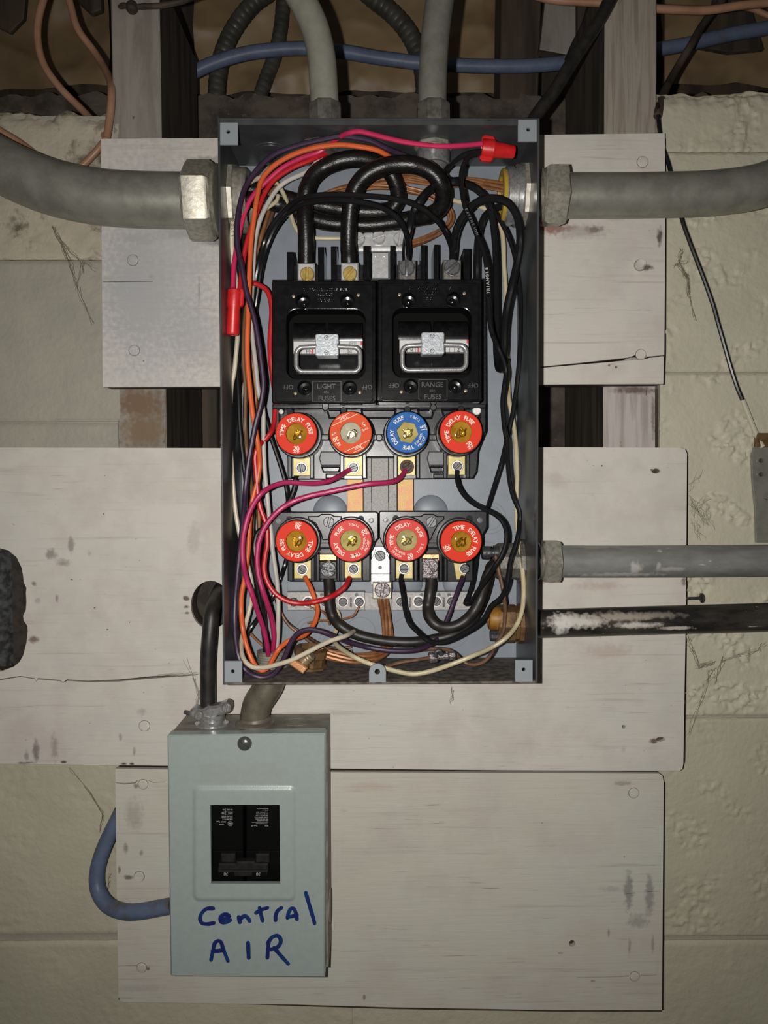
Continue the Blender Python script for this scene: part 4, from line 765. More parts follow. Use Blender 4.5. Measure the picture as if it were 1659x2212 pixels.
# ------------------------------------------------------------------ plug fuses
A_ = [('TIME', -75, 31.5, 8.6, 0), ('DELAY', -2, 31.5, 8.6, 0), ('FUSE', 68, 31.5, 8.6, 0), ('20', 180, 31.5, 9.5, 1), ('AMP', 180, 39.5, 4.2, 1)]
B_ = [('TIME', -90, 33.5, 8, 0), ('DELAY', -17, 33.5, 8, 0), ('FUSE', 58, 33.5, 8, 0), ('20', 168, 34, 9, 1), ('AMP', 168, 41.5, 4.2, 1), ('TAMPER', 214, 30, 5, 1), ('PROOF', 216, 38, 5, 1), ('TYPE S', 122, 35.5, 5, 1)]
B15 = [(('15' if q[0] == '20' else q[0]),)+q[1:] for q in B_]
def fuse(px, py, rp, ml, mf, mg, mel, words, rot, label, hexw=False, seed=1, special=False):
    rnd = random.Random(seed)
    r = thing('plug_fuse', label, 'fuse', P(px, py, FW-30), 'screw in plug fuses')
    c = P(px, py, FW); R = rp*S(FW); rw = R*.505; sg = 6 if hexw else 32; ph = .35
    mb = MB(); mb.lathe(c, [(R*.95, -30), (R*1.03, -27), (R*1.03, -3.4), (R*1.01, -1.6), (R*.985, -.9), (rw*1.1, -.9), (rw*1.1, -.95)], seg=40, capt=False); mb.lathe(c, [(rw*1.1, -.9), (rw*1.1, -6)], seg=40, capb=False, capt=False); obj('fuse_body', mb, mRim, r)
    mb = MB(); n = 48
    def inner(k):
        a_ = 2*math.pi*k/n
        if not hexw: return rw
        q = (a_+math.pi/6-ph) % (math.pi/3) - math.pi/6; return rw*1.08*math.cos(math.pi/6)/math.cos(q)
    rings = [(lambda k: R*.99, -.95), (lambda k: R*.985, -.3), (lambda k: R*.955, 0), (inner, 0), (lambda k: inner(k)*.99, -.95)]
    V = [(c[0]+f(k)*math.cos(2*math.pi*k/n), c[1]+f(k)*math.sin(2*math.pi*k/n), c[2]+hh) for f, hh in rings for k in range(n)]
    mb.add(V, [(i*n+k, i*n+(k+1) % n, (i+1)*n+(k+1) % n, (i+1)*n+k) for i in range(4) for k in range(n)]); obj('label_ring', mb, ml, r, smooth=9)
    mb = MB(); mb.lathe(c, [(rw*1.1, -6), (rw*.9, -6.4), (.05, -6.4)], seg=24, capb=False); obj('cavity_floor', mb, mf, r)
    mb = MB(); a_ = rnd.uniform(0, 6)
    for k in range(3):
        aa = a_+k*.9; o = np.array([c[0]+rnd.uniform(-1, 1)*rw*.25, c[1]+rnd.uniform(-1, 1)*rw*.25, 0]); u = np.array([math.cos(aa), math.sin(aa)]); v = np.array([-u[1], u[0]]); l, wd = rw*rnd.uniform(.2, .42), rw*rnd.uniform(.08, .16)
        mb.prism([tuple(o[:2]+u*l*sx+v*wd*sy) for sx, sy in ((-1, -1), (1, -1), (1, 1), (-1, 1))], FW-6, FW-rnd.uniform(2, 4), .25)
    pts = [(c[0]+rw*(.1+.45*math.cos(k*.8+a_)), c[1]+rw*(-.1+.45*math.sin(k*1.1+a_)), FW-4.5+1.2*math.sin(k*1.7)) for k in range(8)]
    mb.tube(spline(pts, .8), .45, 6); pts = [(c[0]+rw*(.15+.3*math.cos(k*1.5)), c[1]+rw*(-.12+.3*math.sin(k*1.5)), FW-4+.25*k) for k in range(10)]; mb.tube(spline(pts, .6), .35, 6)
    obj('fuse_element', mb, mel, r)
    mb = MB(); mb.lathe(c, [(rw*.99, -.7), (rw*.9, -.25), (rw*.6, .15), (rw*.3, .32), (.02, .36)], seg=32, capb=False); obj('glass_window', mb, mg, r)
    mb = MB()
    if special:
        for (s_, dx, dy, cp, an) in (('Buss', 16, 32.5, 6, 205), ('Tron', -15, -31.5, 6, 205), ('SL', -27, 25, 7.5, 205), ('20', -32, 14, 9, 205), ('AMP', -36, 2, 4.2, 205), ('S', 28, -18, 9.5, 205), ('TYPE', 31, -8, 4.4, 205)):
            text(mb, s_, (c[0]+dx*S(FW), c[1]-dy*S(FW)), FW+.06, cp*S(FW), math.radians(an), bold=.01)
        an = math.radians(25); u = np.array([math.cos(an), math.sin(an)]); v = np.array([-u[1], u[0]])
        for off in (30.5, 39.5, -31.5, -41):
            L_ = math.sqrt(max(0, (rp*.93)**2-off*off)) * S(FW); o = c[:2]+v*off*S(FW); wd = .55*S(FW)
            mb.prism([tuple(o+u*L_*a1+v*wd*b1) for a1, b1 in ((-1, -1), (1, -1), (1, 1), (-1, 1))], FW+.01, FW+.05)
    else:
        for (s_, th, rad, cp, inw) in words: arctext(mb, s_, c, FW+.06, rad*S(FW), th+rot, cp*S(FW), bool(inw), bold=.02 if cp > 6 else .006, sx=.96 if cp > 6 else 1.1)
    obj('lettering', mb, mWhite, r, smooth=0)
    return r
fuse(*US[0], 45, mRed, mFloorA, mGlA, mElem, A_, 0, 'red fuse with amber window, first from the left in the upper row', seed=1)
fuse(*US[1], 46, mOrg, mFloorC, mGlC, mElemC, None, 0, 'orange fuse with two white lines and clear window in the upper row', seed=2, special=True)
fuse(*US[2], 45, mBlue, mFloorY, mGlY, mElemC, B15, -93, 'blue 15 amp fuse with a six sided window', hexw=True, seed=3)
fuse(*US[3], 46, mRed, mFloorA, mGlA, mElem, A_, -33, 'red fuse with amber window at the right end of the upper row', seed=4)
fuse(*LS[0], 45, mRed, mFloorA, mGlA, mElem, A_, 187, 'red fuse with amber window and upside down 20, left end of the lower row', seed=5)
fuse(*LS[1], 46, mRed2, mFloorY, mGlY, mElem, B_, -109, 'red tamper proof fuse with pale yellow window left of the silver bonding tab', seed=6)
fuse(*LS[2], 46, mRed2, mFloorC, mGlY, mElemC, B_, 0, 'red tamper proof fuse with whitish window right of the silver bonding tab', seed=7)
fuse(*LS[3], 45, mRed, mFloorA, mGlA, mElem, A_, 66, 'red fuse with amber window and sideways 20, right end of the lower row', seed=8)

# ------------------------------------------------------------------ wires
def wire(pts, rpx, m, label, group=None, name='wire', seg=10, step=2.2, cat='wire', parent=None):
    ww = float(np.mean([q[2] for q in pts if len(q) > 2]))
    mb = MB(); mb.tube(path(pts, step), rpx*S(ww), seg); return tag(obj(name, mb, m), label, cat, group)
GL = 'wires bundled down the left side of the box'
wire([(892, 345, 66), (868, 334, 68), (840, 323, 72), (800, 304, 76), (765, 297), (735, 295), (690, 303), (640, 315), (590, 335), (555, 367), (531, 402), (517, 448, 78), (511, 499, 79), (514, 540), (522, 575, 80), (532, 630), (547, 680), (557, 730), (565, 788), (569, 832), (564, 871), (552, 917), (541, 975), (534, 1020), (530, 1061), (526, 1110, 74), (519, 1180, 70), (513, 1245, 70), (508, 1300), (507, 1340, 72), (509, 1380, 76), (516, 1419, 80), (529, 1446), (549, 1460, 82), (570, 1464), (588, 1458), (606, 1437), (618, 1412), (629, 1386), (645, 1367), (666, 1360), (689, 1363), (712, 1371), (746, 1385, 74), (792, 1398, 68), (826, 1404), (846, 1406), (892, 1405, 66), (919, 1398, 62), (940, 1385, 56), (955, 1362, 50), (967, 1335, 46), (981, 1298, 44), (991, 1270, 46), (1000, 1246, 51)], 5.6, mPurp, 'dark purple wire running the whole height in front of the left bundle')
wire([(878, 355, 58), (846, 341, 64), (815, 325, 69), (770, 316, 71), (730, 313), (677, 320), (629, 336), (588, 361), (565, 389), (556, 423), (549, 469), (543, 515), (540, 560), (538, 618), (536, 680), (534, 740), (535, 790), (540, 840), (546, 896), (556, 952), (561, 1002, 66), (556, 1039), (546, 1078), (540, 1123), (537, 1180), (530, 1240), (522, 1286), (521, 1320), (524, 1355, 70), (531, 1389), (542, 1420, 72), (553, 1440), (566, 1449), (578, 1443), (586, 1430), (594, 1415), (604, 1400), (618, 1388, 68), (632, 1381), (656, 1373, 60), (673, 1356, 52), (682, 1339, 48), (686, 1318), (681, 1298), (671, 1270, 48), (658, 1245, 51)], 5.3, mOr, 'orange wire from the top of the bundle to the first lower fuse')
wire([(1052, 313, 80), (1043, 311, 80), (1006, 314, 82), (960, 316, 84), (915, 313), (869, 306), (834, 298), (800, 289), (776, 284), (755, 287), (735, 295, 76), (712, 312, 66), (690, 328, 63), (650, 342, 65), (611, 362, 67), (577, 391), (548, 421), (531, 453), (521, 487), (512, 530), (505, 575, 70), (503, 622, 74)], 5.2, mPink, 'bright pink wire joining the two red wire nuts across the top')
wire([(705, 331, 58), (682, 341, 61), (661, 350, 62), (634, 361), (607, 377), (588, 393), (570, 421), (558, 451), (547, 480), (539, 503), (531, 533), (526, 561), (521, 596, 68), (517, 630, 74)], 5.2, mRedW, 'red wire curving from the top of the bundle into the left wire nut', GL)
wire([(520, 634, 74), (526, 612, 66), (536, 607, 60), (548, 612, 56), (560, 616), (575, 626), (583, 643), (587, 672), (585, 706), (583, 740), (584, 775), (588, 810, 54), (594, 860, 52), (591, 918, 56), (584, 936, 60), (568, 954), (556, 968, 66), (551, 985), (552, 1009), (555, 1043), (558, 1078), (564, 1103), (572, 1124), (577, 1150), (577, 1178), (572, 1205), (571, 1235), (580, 1262), (597, 1284), (620, 1298), (643, 1303), (678, 1300, 62), (707, 1292), (730, 1280, 58), (746, 1266), (755, 1248, 51)], 5.5, mRedW, 'red wire from the left wire nut to the second lower fuse')
wire([(757, 1014, 53), (746, 1020, 55), (730, 1030, 62), (707, 1040, 68), (678, 1044, 72), (643, 1043, 76), (618, 1042), (597, 1047), (579, 1055, 80), (563, 1068, 83), (549, 1087), (538, 1110), (530, 1138, 84), (525, 1165), (524, 1192), (526, 1220), (533, 1252, 80), (545, 1285), (556, 1320, 74), (568, 1355, 68), (576, 1387, 62), (580, 1416, 56)], 5.5, mMag, 'magenta wire from the orange fuse looping left down to the bottom fitting')
wire([(876, 1016, 53), (871, 1024, 56), (862, 1034, 62), (846, 1041, 68), (800, 1045, 74), (758, 1052), (712, 1062), (666, 1072, 76), (634, 1083), (607, 1099, 78), (588, 1117), (572, 1139), (561, 1165), (556, 1195), (556, 1222), (560, 1248), (568, 1277), (579, 1309, 74), (588, 1343, 66), (592, 1376, 60), (590, 1406, 54)], 5.7, mMag, 'magenta wire from the blue fuse sweeping left under the upper row')
WW = wire([(575, 380, 52), (556, 386, 56), (540, 394, 62), (522, 409, 66), (511, 435), (504, 469), (501, 503), (501, 538, 62), (505, 575, 58), (512, 620, 56), (515, 680), (513, 729, 60), (509, 775), (506, 804), (500, 834), (497, 878), (495, 924), (498, 970), (502, 1032), (506, 1078), (510, 1112), (516, 1146), (523, 1178), (531, 1208, 58), (538, 1232), (544, 1262), (544, 1290), (538, 1320), (530, 1350, 62), (523, 1378, 68), (521, 1401, 76), (529, 1428, 86), (546, 1441, 88), (570, 1442), (597, 1436), (629, 1426), (662, 1410), (689, 1396, 86), (717, 1383, 82), (746, 1374, 78), (764, 1364, 62)], 5.0, mCream, 'cream wire printed 600 VOLTS at the far left of the bundle')
mb = MB()
for k, (ch, y) in enumerate(zip('600VOLTS', (448, 456, 464, 478, 486, 494, 501, 509))):
    x = 511-(y-435)*.18 if y < 490 else 502.2
    text(mb, ch, P2(x, y, 69.2), 69.2, 6*S(68), math.radians(-90+8), sx=.8)
obj('printing', mb, mInkB, WW, smooth=0)
wire([(700, 338, 56), (689, 343, 57), (673, 364, 57), (655, 375), (620, 391), (600, 407, 56), (577, 442), (560, 480), (551, 520, 54), (546, 600), (543, 660), (543, 705, 56), (552, 786, 60), (558, 843), (568, 885), (569, 929), (570, 975), (572, 1020), (577, 1066), (581, 1112), (585, 1146), (588, 1181), (594, 1224), (599, 1263), (601, 1300), (601, 1343), (600, 1378, 56), (597, 1408, 52)], 4.9, mGreyW, 'off white wire in the bundle ending in the bottom fitting beside magenta')
wire([(585, 388, 44), (599, 398, 46), (609, 412), (618, 432), (627, 460), (636, 487, 40), (648, 505, 37), (670, 513, 36), (700, 515), (730, 515), (755, 515, 37), (772, 515, 39)], 4.6, mYel, 'pale wire running behind the cloth cables to the upper neutral bar')
wire([(601, 421, 50), (599, 430), (595, 437), (582, 446), (570, 456), (559, 478, 48), (553, 500)], 4.2, mYel, 'short cream wire stub cut off beside the bundle top')
wire([(600, 402, 48), (588, 412), (572, 437), (561, 480), (552, 526), (546, 572), (538, 625, 50), (530, 672, 54), (526, 740, 56), (526, 786), (530, 832), (530, 878), (530, 924), (533, 970, 52), (540, 1030), (546, 1090, 48), (545, 1180), (556, 1260), (566, 1320), (572, 1400, 46)], 4.2, mBrnW, 'brown wire in the left bundle between black and orange')
wire([(582, 452, 40), (574, 480), (562, 520), (556, 600), (544, 700, 42), (542, 760), (549, 810), (553, 850), (552, 900), (556, 1000), (560, 1120), (562, 1240), (570, 1330), (574, 1400)], 4.4, mCopper, 'copper coloured wire glinting between orange and purple in the bundle')
wire([(590, 455, 38), (579, 490), (568, 530), (560, 600), (552, 700), (553, 800), (556, 870), (551, 960), (556, 1090), (566, 1230), (572, 1340), (577, 1400)], 4.4, mCopDull, 'dull copper wire lying deepest in the left bundle')
# black insulated wires
wire([(976, 560, 50), (976, 540, 54), (965, 508, 66), (947, 480, 74), (921, 457, 78), (887, 439), (841, 428), (800, 424), (735, 420), (678, 423), (643, 432, 72), (616, 453, 66), (588, 487, 60), (570, 526, 54), (558, 572), (551, 612, 52), (545, 660), (542, 720, 50), (533, 790, 46), (524, 850, 45), (524, 930), (531, 1010), (540, 1100), (548, 1180), (556, 1240), (565, 1300), (571, 1360), (573, 1412, 44)], 5.8, mBlkW, 'upper of two black wires arching across the box to the right lugs')
wire([(879, 570, 50), (882, 545, 54), (880, 515, 64), (872, 490, 70), (855, 468, 74), (830, 451), (800, 441), (781, 437), (735, 432), (689, 434, 70), (650, 443, 64), (620, 461, 58), (594, 494, 52), (576, 535, 48), (564, 580), (555, 640, 46), (540, 720, 42), (520, 790), (515, 860), (520, 924), (528, 990), (538, 1060), (543, 1140), (546, 1190), (553, 1240), (562, 1298), (569, 1355), (576, 1412)], 6.2, mBlkW, 'lower of two black wires arching across the box to the inner right lug')
wire([(536, 380, 46), (529, 440), (526, 520), (528, 620), (523, 690, 50), (517, 745, 52), (514, 809), (516, 855), (519, 924), (525, 985), (533, 1060), (540, 1187), (551, 1240), (562, 1298), (570, 1360), (575, 1410)], 5.2, mBlkW, 'glossy black wire beside the cream wire in the left bundle')
wire([(646, 1020, 44), (642, 1026, 44), (639, 1032, 46), (636, 1052), (629, 1073), (620, 1088), (606, 1106, 50), (588, 1124), (570, 1139), (557, 1150), (550, 1175), (553, 1215), (560, 1270), (568, 1330), (574, 1400)], 5.2, mBlkW, 'black wire from the first upper fuse back to the left bundle')
wire([(560, 862, 44), (568, 882), (575, 906), (588, 952), (602, 993), (616, 1040), (621, 1070), (623, 1102, 34), (624, 1150, 30), (620, 1200), (614, 1225), (606, 1248, 34), (590, 1288), (570, 1318, 40), (545, 1352), (528, 1380, 44)], 4.8, mBlkW, 'black wire passing behind the lower left fuse holder')
wire([(878, 566, 50), (877, 545, 52), (878, 526, 54), (885, 492, 58), (894, 458), (908, 432, 60), (928, 410, 58), (948, 399, 54), (974, 394, 50), (1000, 396, 52), (1029, 408, 54), (1050, 430), (1062, 460, 50), (1070, 520, 46), (1073, 600), (1073, 700), (1074, 770, 48), (1079, 797, 54), (1087, 794, 60), (1090, 775, 64)], 8.6, mBlkW, 'thick glossy black cable from the inner right lug bending at the panel edge')
wire([(979, 562, 50), (980, 545, 54), (982, 515, 60), (990, 487, 66), (1006, 460, 70), (1027, 439, 74), (1052, 429, 76), (1076, 430), (1098, 439), (1114, 460), (1122, 487), (1124, 515), (1121, 549, 72), (1114, 584, 70), (1105, 622), (1095, 670, 66), (1090, 717), (1089, 755, 64), (1086, 785, 58)], 8.6, mBlkW, 'thick black cable arching from the outer right lug down the right side')
wire([(1135, 425, 48), (1105, 438, 46), (1075, 448), (1052, 462), (1039, 487), (1032, 526), (1030, 583), (1032, 650, 36), (1034, 720)], 8, mBlkW, 'thick black cable passing behind the right pullout from the right conduit')
TW = wire([(1052, 322, 80), (1036, 331, 80), (1014, 339), (1000, 361), (996, 389), (999, 419, 82), (1006, 451, 84), (1018, 478), (1031, 510), (1045, 545), (1052, 584), (1054, 629), (1056, 660), (1058, 690), (1062, 716), (1075, 750, 78), (1088, 780), (1093, 804), (1090, 832, 74), (1086, 866), (1089, 917), (1095, 956), (1097, 997, 70), (1101, 1039), (1109, 1073), (1122, 1105), (1122, 1128), (1120, 1153, 74), (1113, 1180), (1104, 1207), (1099, 1235), (1095, 1263), (1082, 1291, 72), (1061, 1309), (1047, 1334), (1030, 1351), (1006, 1366), (979, 1380), (956, 1388), (936, 1388), (918, 1379), (901, 1364, 66), (885, 1347), (876, 1320, 60), (871, 1286), (866, 1255, 52), (868, 1240, 51)], 5.4, mBlkW, 'thin black printed wire from the right wire nut down to the third lower fuse')
mb = MB()
for ch, x, y, a_ in zip('TRIANGLE', (1054.5, 1054.3, 1054, 1053.6, 1053, 1052.4, 1051.6, 1050.6), (632, 625, 619, 612, 604, 596, 588, 580), (90,)*3+(92,)*2+(94,)*3): text(mb, ch, P2(x, y, 86), 86, 6.5*S(86), math.radians(a_), bold=.02)
obj('printing', mb, mWhiteG, TW, smooth=0); mb = MB()
for ch, x, y in zip('EXTENSION', (1007.5, 1010, 1013, 1016, 1019, 1022, 1025.5, 1028, 1031), (452, 459, 465, 471, 478, 485, 492, 498, 505)): text(mb, ch, P2(x, y, 86.2), 86.2, 5*S(86), math.radians(-64), bold=.02)
obj('printing', mb, mWhiteD, TW, smooth=0)
wire([(1052, 330, 78), (1040, 327, 78), (1020, 329), (1002, 335), (983, 348, 74), (966, 364, 66), (962, 378, 54), (974, 388, 46), (995, 388, 44), (1018, 402), (1040, 420), (1060, 445, 50), (1082, 478, 54), (1100, 515), (1110, 545), (1118, 584), (1123, 629), (1125, 680), (1124, 740), (1121, 786), (1115, 843, 52), (1108, 889), (1100, 925), (1084, 997, 46), (1070, 1043), (1054, 1094, 40), (1042, 1130, 36), (1034, 1180, 34), (1029, 1210, 36), (1022, 1254, 42), (1012, 1288, 46), (1005, 1303, 48), (1012, 1304, 52), (1022, 1294, 58), (1036, 1272, 64), (1053, 1248, 68), (1070, 1222, 72), (1085, 1198), (1093, 1174), (1094, 1150), (1087, 1129), (1072, 1113, 70), (1047, 1100, 66), (1022, 1087, 62), (1002, 1069, 58), (991, 1050, 56), (987, 1030, 54), (988, 1016, 54)], 5.3, mBlkW, 'thin black wire from the right wire nut to the last upper fuse')
# thick cloth and rubber cables
def thick(pts, rpx, m, label, group=None):
    ww = float(np.mean([q[2] for q in pts if len(q) > 2])); pp = path(pts, 1.6)
    rr = np.array([rpx*S(ww)*(1+.035*noise.noise(Vector((i*.35, rpx, 0)))) for i in range(len(pp))])
    mb = MB(); mb.tube(pp, rr, 18); return tag(obj('feeder_cable', mb, m), label, 'cable', group)
c1 = thick([(661, 574, 50), (661, 556, 52), (661, 515, 56), (659, 469, 58), (659, 439), (661, 415, 60), (673, 386), (696, 364), (730, 349, 62), (769, 343), (803, 347, 60), (834, 363, 56), (854, 392, 52), (860, 425, 46), (848, 450, 42), (810, 458, 40), (760, 455), (700, 446), (650, 437), (600, 424), (560, 412, 44), (515, 408, 48)], 17.5, mCloth, 'thick tarred cloth cable looping from the first brass lug to the left conduit')
c2 = thick([(755, 574, 50), (754, 556, 52), (753, 515, 58), (755, 469, 62), (759, 435, 66), (769, 405, 70), (792, 378, 74), (826, 361, 76), (860, 355), (895, 357), (928, 369, 74), (951, 394, 72), (958, 422, 66), (952, 447, 60), (930, 464, 54), (895, 472, 48), (850, 480, 44), (803, 486, 42), (758, 485), (712, 482), (680, 474), (640, 457), (600, 441), (560, 432, 46), (515, 432, 50)], 18, mCloth, 'thick tarred cloth cable making a round loop from the second brass lug')
for (x, y) in ((661, 562), (755, 562)):
    pass
thick([(709, 1240, 44), (710, 1258, 46), (711, 1286, 50), (712, 1309), (719, 1332), (735, 1352, 54), (765, 1369), (804, 1380), (846, 1386), (892, 1387), (937, 1381, 52), (975, 1372), (1005, 1356, 48), (1028, 1325, 44), (1044, 1290), (1054, 1255), (1062, 1222), (1090, 1212, 46), (1120, 1212)], 11.5, mRubber, 'black rubber cable from the dark lower left lug sweeping across the bottom')
thick([(930, 1236, 44), (931, 1254, 46), (928, 1286, 50), (924, 1309), (926, 1330, 54), (940, 1348, 57), (960, 1355), (983, 1353), (1006, 1340), (1024, 1320, 55), (1038, 1293), (1047, 1263, 52), (1057, 1236), (1075, 1218, 50), (1100, 1212, 47), (1125, 1212)], 12, mRubber, 'black rubber cable from the lower right lug making a U bend')
wire([(960, 418, 34), (976, 431, 36), (1010, 440), (1050, 452, 36), (1075, 475), (1086, 510), (1089, 575, 38), (1092, 620), (1094, 700), (1096, 780), (1098, 835), (1100, 866, 44), (1107, 903), (1113, 946), (1117, 1020, 48), (1116, 1089), (1117, 1135), (1122, 1181, 54), (1128, 1225, 60), (1131, 1260), (1131, 1290), (1127, 1322, 66), (1116, 1350), (1093, 1378, 74), (1063, 1398), (1018, 1418, 82), (972, 1436), (926, 1451, 86), (892, 1456), (857, 1450), (834, 1444), (800, 1434, 84), (769, 1421), (742, 1405, 74), (724, 1389, 62), (722, 1372, 50), (732, 1345, 42), (729, 1322, 38), (702, 1303, 36)], 5.0, mYel, 'yellowed white wire along the right side and across the bottom')
# copper
def strands(name, pts, n, rb, rs, label, m, tw=.06):
    pp = path(pts, 2.0); fr = frames(pp); r = thing(name, label, 'copper conductor', pp[0])
    for k in range(n):
        ph = 2*math.pi*k/max(1, n-1)
        q = np.array([pp[i] + (0 if k == n-1 and n > 5 else rb)*(math.cos(ph+i*tw)*fr[i][0]+math.sin(ph+i*tw)*fr[i][1]) for i in range(len(pp))])
        mb = MB(); mb.tube(q, rs, 7); obj('strand', mb, m, r)
    return r
strands('copper_conductor', [(1122, 415, 50), (1098, 406, 50), (1047, 398, 44), (1018, 394, 42), (960, 394, 40), (919, 390), (880, 386), (840, 392, 36), (790, 402), (735, 412, 34), (690, 430)], 6, 2.6, 1.25, 'stranded bare copper conductor leaving the yellow throat of the right conduit', mCopper)
strands('copper_conductor', [(800, 402, 36), (840, 402), (880, 410), (920, 420, 35), (950, 436), (970, 455), (975, 472), (965, 490), (937, 508), (910, 520, 36), (885, 528, 34), (872, 530)], 5, 1.9, 1.0, 'stranded bare copper conductor curling down to the upper neutral bar', mCopper)
strands('copper_conductor', [(826, 1284, 42), (828, 1300, 42), (833, 1330, 40), (837, 1360), (838, 1385), (828, 1408, 44), (800, 1420, 50), (758, 1422, 54), (720, 1416), (690, 1410), (668, 1416)], 7, 2.9, 1.45, 'stranded bare copper conductor under the ground lug turning left at the bottom', mCopper)
strands('copper_conductor', [(760, 1402, 34), (725, 1405, 36), (690, 1395, 38), (655, 1372, 34), (625, 1350), (606, 1322), (596, 1290)], 3, 1.6, 1.2, 'three loose brownish copper strands behind the off white wire', mCopDull)
wire([(776, 1310, 38), (770, 1320, 38), (764, 1330), (742, 1337, 37), (715, 1340), (688, 1341, 38), (664, 1346, 40)], 2.4, mCopper, 'thin bare copper wire from the lower neutral bar', name='bare_wire')
wire([(664, 1300, 38), (672, 1313, 38), (690, 1317), (705, 1330, 36), (712, 1350, 34)], 2.2, mCopper, 'tiny bare copper wire under the orange wire', name='bare_wire')
wire([(1070, 1200, 62), (1074, 1220, 62), (1084, 1263), (1090, 1298), (1091, 1327, 60), (1086, 1366), (1075, 1385), (1063, 1410, 66), (1047, 1428), (1024, 1436), (1002, 1430), (983, 1412, 58), (965, 1403), (928, 1402), (905, 1404, 50)], 4.3, mCopDull, 'bare brown copper wire hanging below the right clamp connector', name='bare_wire')
wire([(834, 1440, 74), (850, 1435, 72), (869, 1430), (903, 1425), (928, 1421, 70)], 4.2, mCopDull, 'short brown copper wire into the corroded split bolt', name='bare_wire')
wire([(528, 1330, 36), (532, 1355), (541, 1368), (556, 1384), (572, 1398)], 3, mCopper, 'short bare copper wire in the bottom left corner', name='bare_wire')
sbp = thing('split_bolt', 'corroded split bolt connector lying at the bottom of the box', 'connector', P(945, 1425, 62))
mb = MB(); mb.lathe(P(925, 1421, 68), [(3, 0), (4.2, 1), (4.2, 6), (3.2, 7), (2.2, 7), (2.4, 14), (3.4, 15), (3.4, 19), (2, 20)], axis=(1, .08, 0), seg=8); obj('bolt_body', mb, mScrewR, sbp); mb = MB(); mb.tube(path([(940, 1420, 72), (943, 1408, 72), (950, 1406), (954, 1416)], 1), 1.6, 8); obj('bolt_jaw', mb, mScrewD, sbp)
gb = thing('ground_bushing', 'brown bronze grounding fitting with copper clamp in the bottom of the box', 'grounding fitting', P(665, 1420, 50))
g0 = np.array([P(668, 1405, 55)[0], ZB+t, 54])
mb = MB(); mb.lathe(g0, [(13, .1), (13, 3), (11, 3.5), (11, 9), (12.5, 10), (12.5, 15), (9, 16), (9, 10)], axis=(.12, 1, .1), seg=10); obj('bronze_ring', mb, mBronze, gb)
mb = MB(); mb.lathe(P(660, 1425, 76), [(4.2, -4), (4.2, 1), (3.6, 2), (4.0, 3), (3.6, 4), (4.0, 5), (3.4, 6)], axis=(.7, .6, .2), seg=16); obj('threaded_stem', mb, mBrassD, gb)
q = P(645, 1440, 84); mb = MB(); mb.prism([(q[0]-7, q[1]+2), (q[0]+3, q[1]-5), (q[0]+6.5, q[1]-1), (q[0]-3, q[1]+5.5)], 78, 85, .8); obj('copper_clamp', mb, mCopTab, gb)

# wire nuts
def nut(px0, py0, px1, py1, w, r0, r1, label, wing):
    a = P(px0, py0, w); b = P(px1, py1, w); d = b-a; L_ = np.linalg.norm(d); d /= L_; r = thing('wire_nut', label, 'wire nut', a, 'red wire nuts')
    R0, R1 = r0*S(w), r1*S(w)
    mb = MB(); mb.lathe(a, [(R0*.8, 2), (R0*.85, 0), (R0, .6), (R0*1.02, L_*.36), (R0*.86, L_*.42), (R1*1.02, L_*.95), (R1*.85, L_), (R1*.35, L_*1.005), (R1*.3, L_*.985)], axis=d, seg=24); obj('cap', mb, mNut, r)
    pr = np.array([-d[1], d[0], 0])
    for s_ in wing:
        mb = MB(); o = a+d*L_*.17+pr*s_*R0*1.0
        V = []; h = L_*.19
        for (u, v) in ((-1, -.5), (1, -.5), (1.05, .25), (.7, .62), (-.7, .62), (-1.05, .25)): V.append(tuple((o+d*u*h+pr*s_*v*R0*.62)[:2]))
        mb.prism(V, w-1.6, w+1.6, .6); obj('wing', mb, mNut, r)
nut(1040, 320, 1112, 329, 79, 19.5, 13, 'red wire nut pointing right near the top right corner', (1, -1))
nut(507, 626, 502, 724, 75, 15, 14, 'red wire nut hanging down at the left side of the box', (1,))

# ------------------------------------------------------------------ bottom fittings
on = thing('offset_nipple', 'bent dull metal offset nipple joining the fuse box to the breaker box', 'pipe fitting', P(565, 1550, 45))
WN = 46; h = S(WN)
pp = path([(588, 1440, WN), (586, 1462, WN), (582, 1478, WN), (570, 1498), (556, 1520), (551, 1542), (550, 1566)], 2)
mb = MB(); mb.tube(pp, 31.5*h, 26); obj('bent_body', mb, mat('nipple_dull', (.19,.17,.125), .38, .4, (.13,.115,.085), 90, bump=.15), on)
fitting(on, (P(551, 1566, WN)[0], P(540, 1583, 70)[1]-1, WN), (0, 1, 0), [(14.5, 0), (14.5, 1.2), (13, 2.4), (11.4, 3.0), (10.6, 5.5)], mat('nipple_flange', (.19,.17,.13), .5, .2, (.13,.115,.09), 90), 30, 'flange')
c = np.array([P(587, 1440, WN)[0], ZB+t, WN]); fitting(on, c, (0, 1, 0), [(13, -.5), (13, 1.2), (10.6, 1.3)]+[(10.4+.5*(k % 2), 1.3+.9*k) for k in range(1, 12)]+[(9.2, 11.6), (9.2, 5)], mZinc, 26, 'threaded_end')

mSteelS = mat('screw_zinc', (.20,.205,.20), .22, .7)
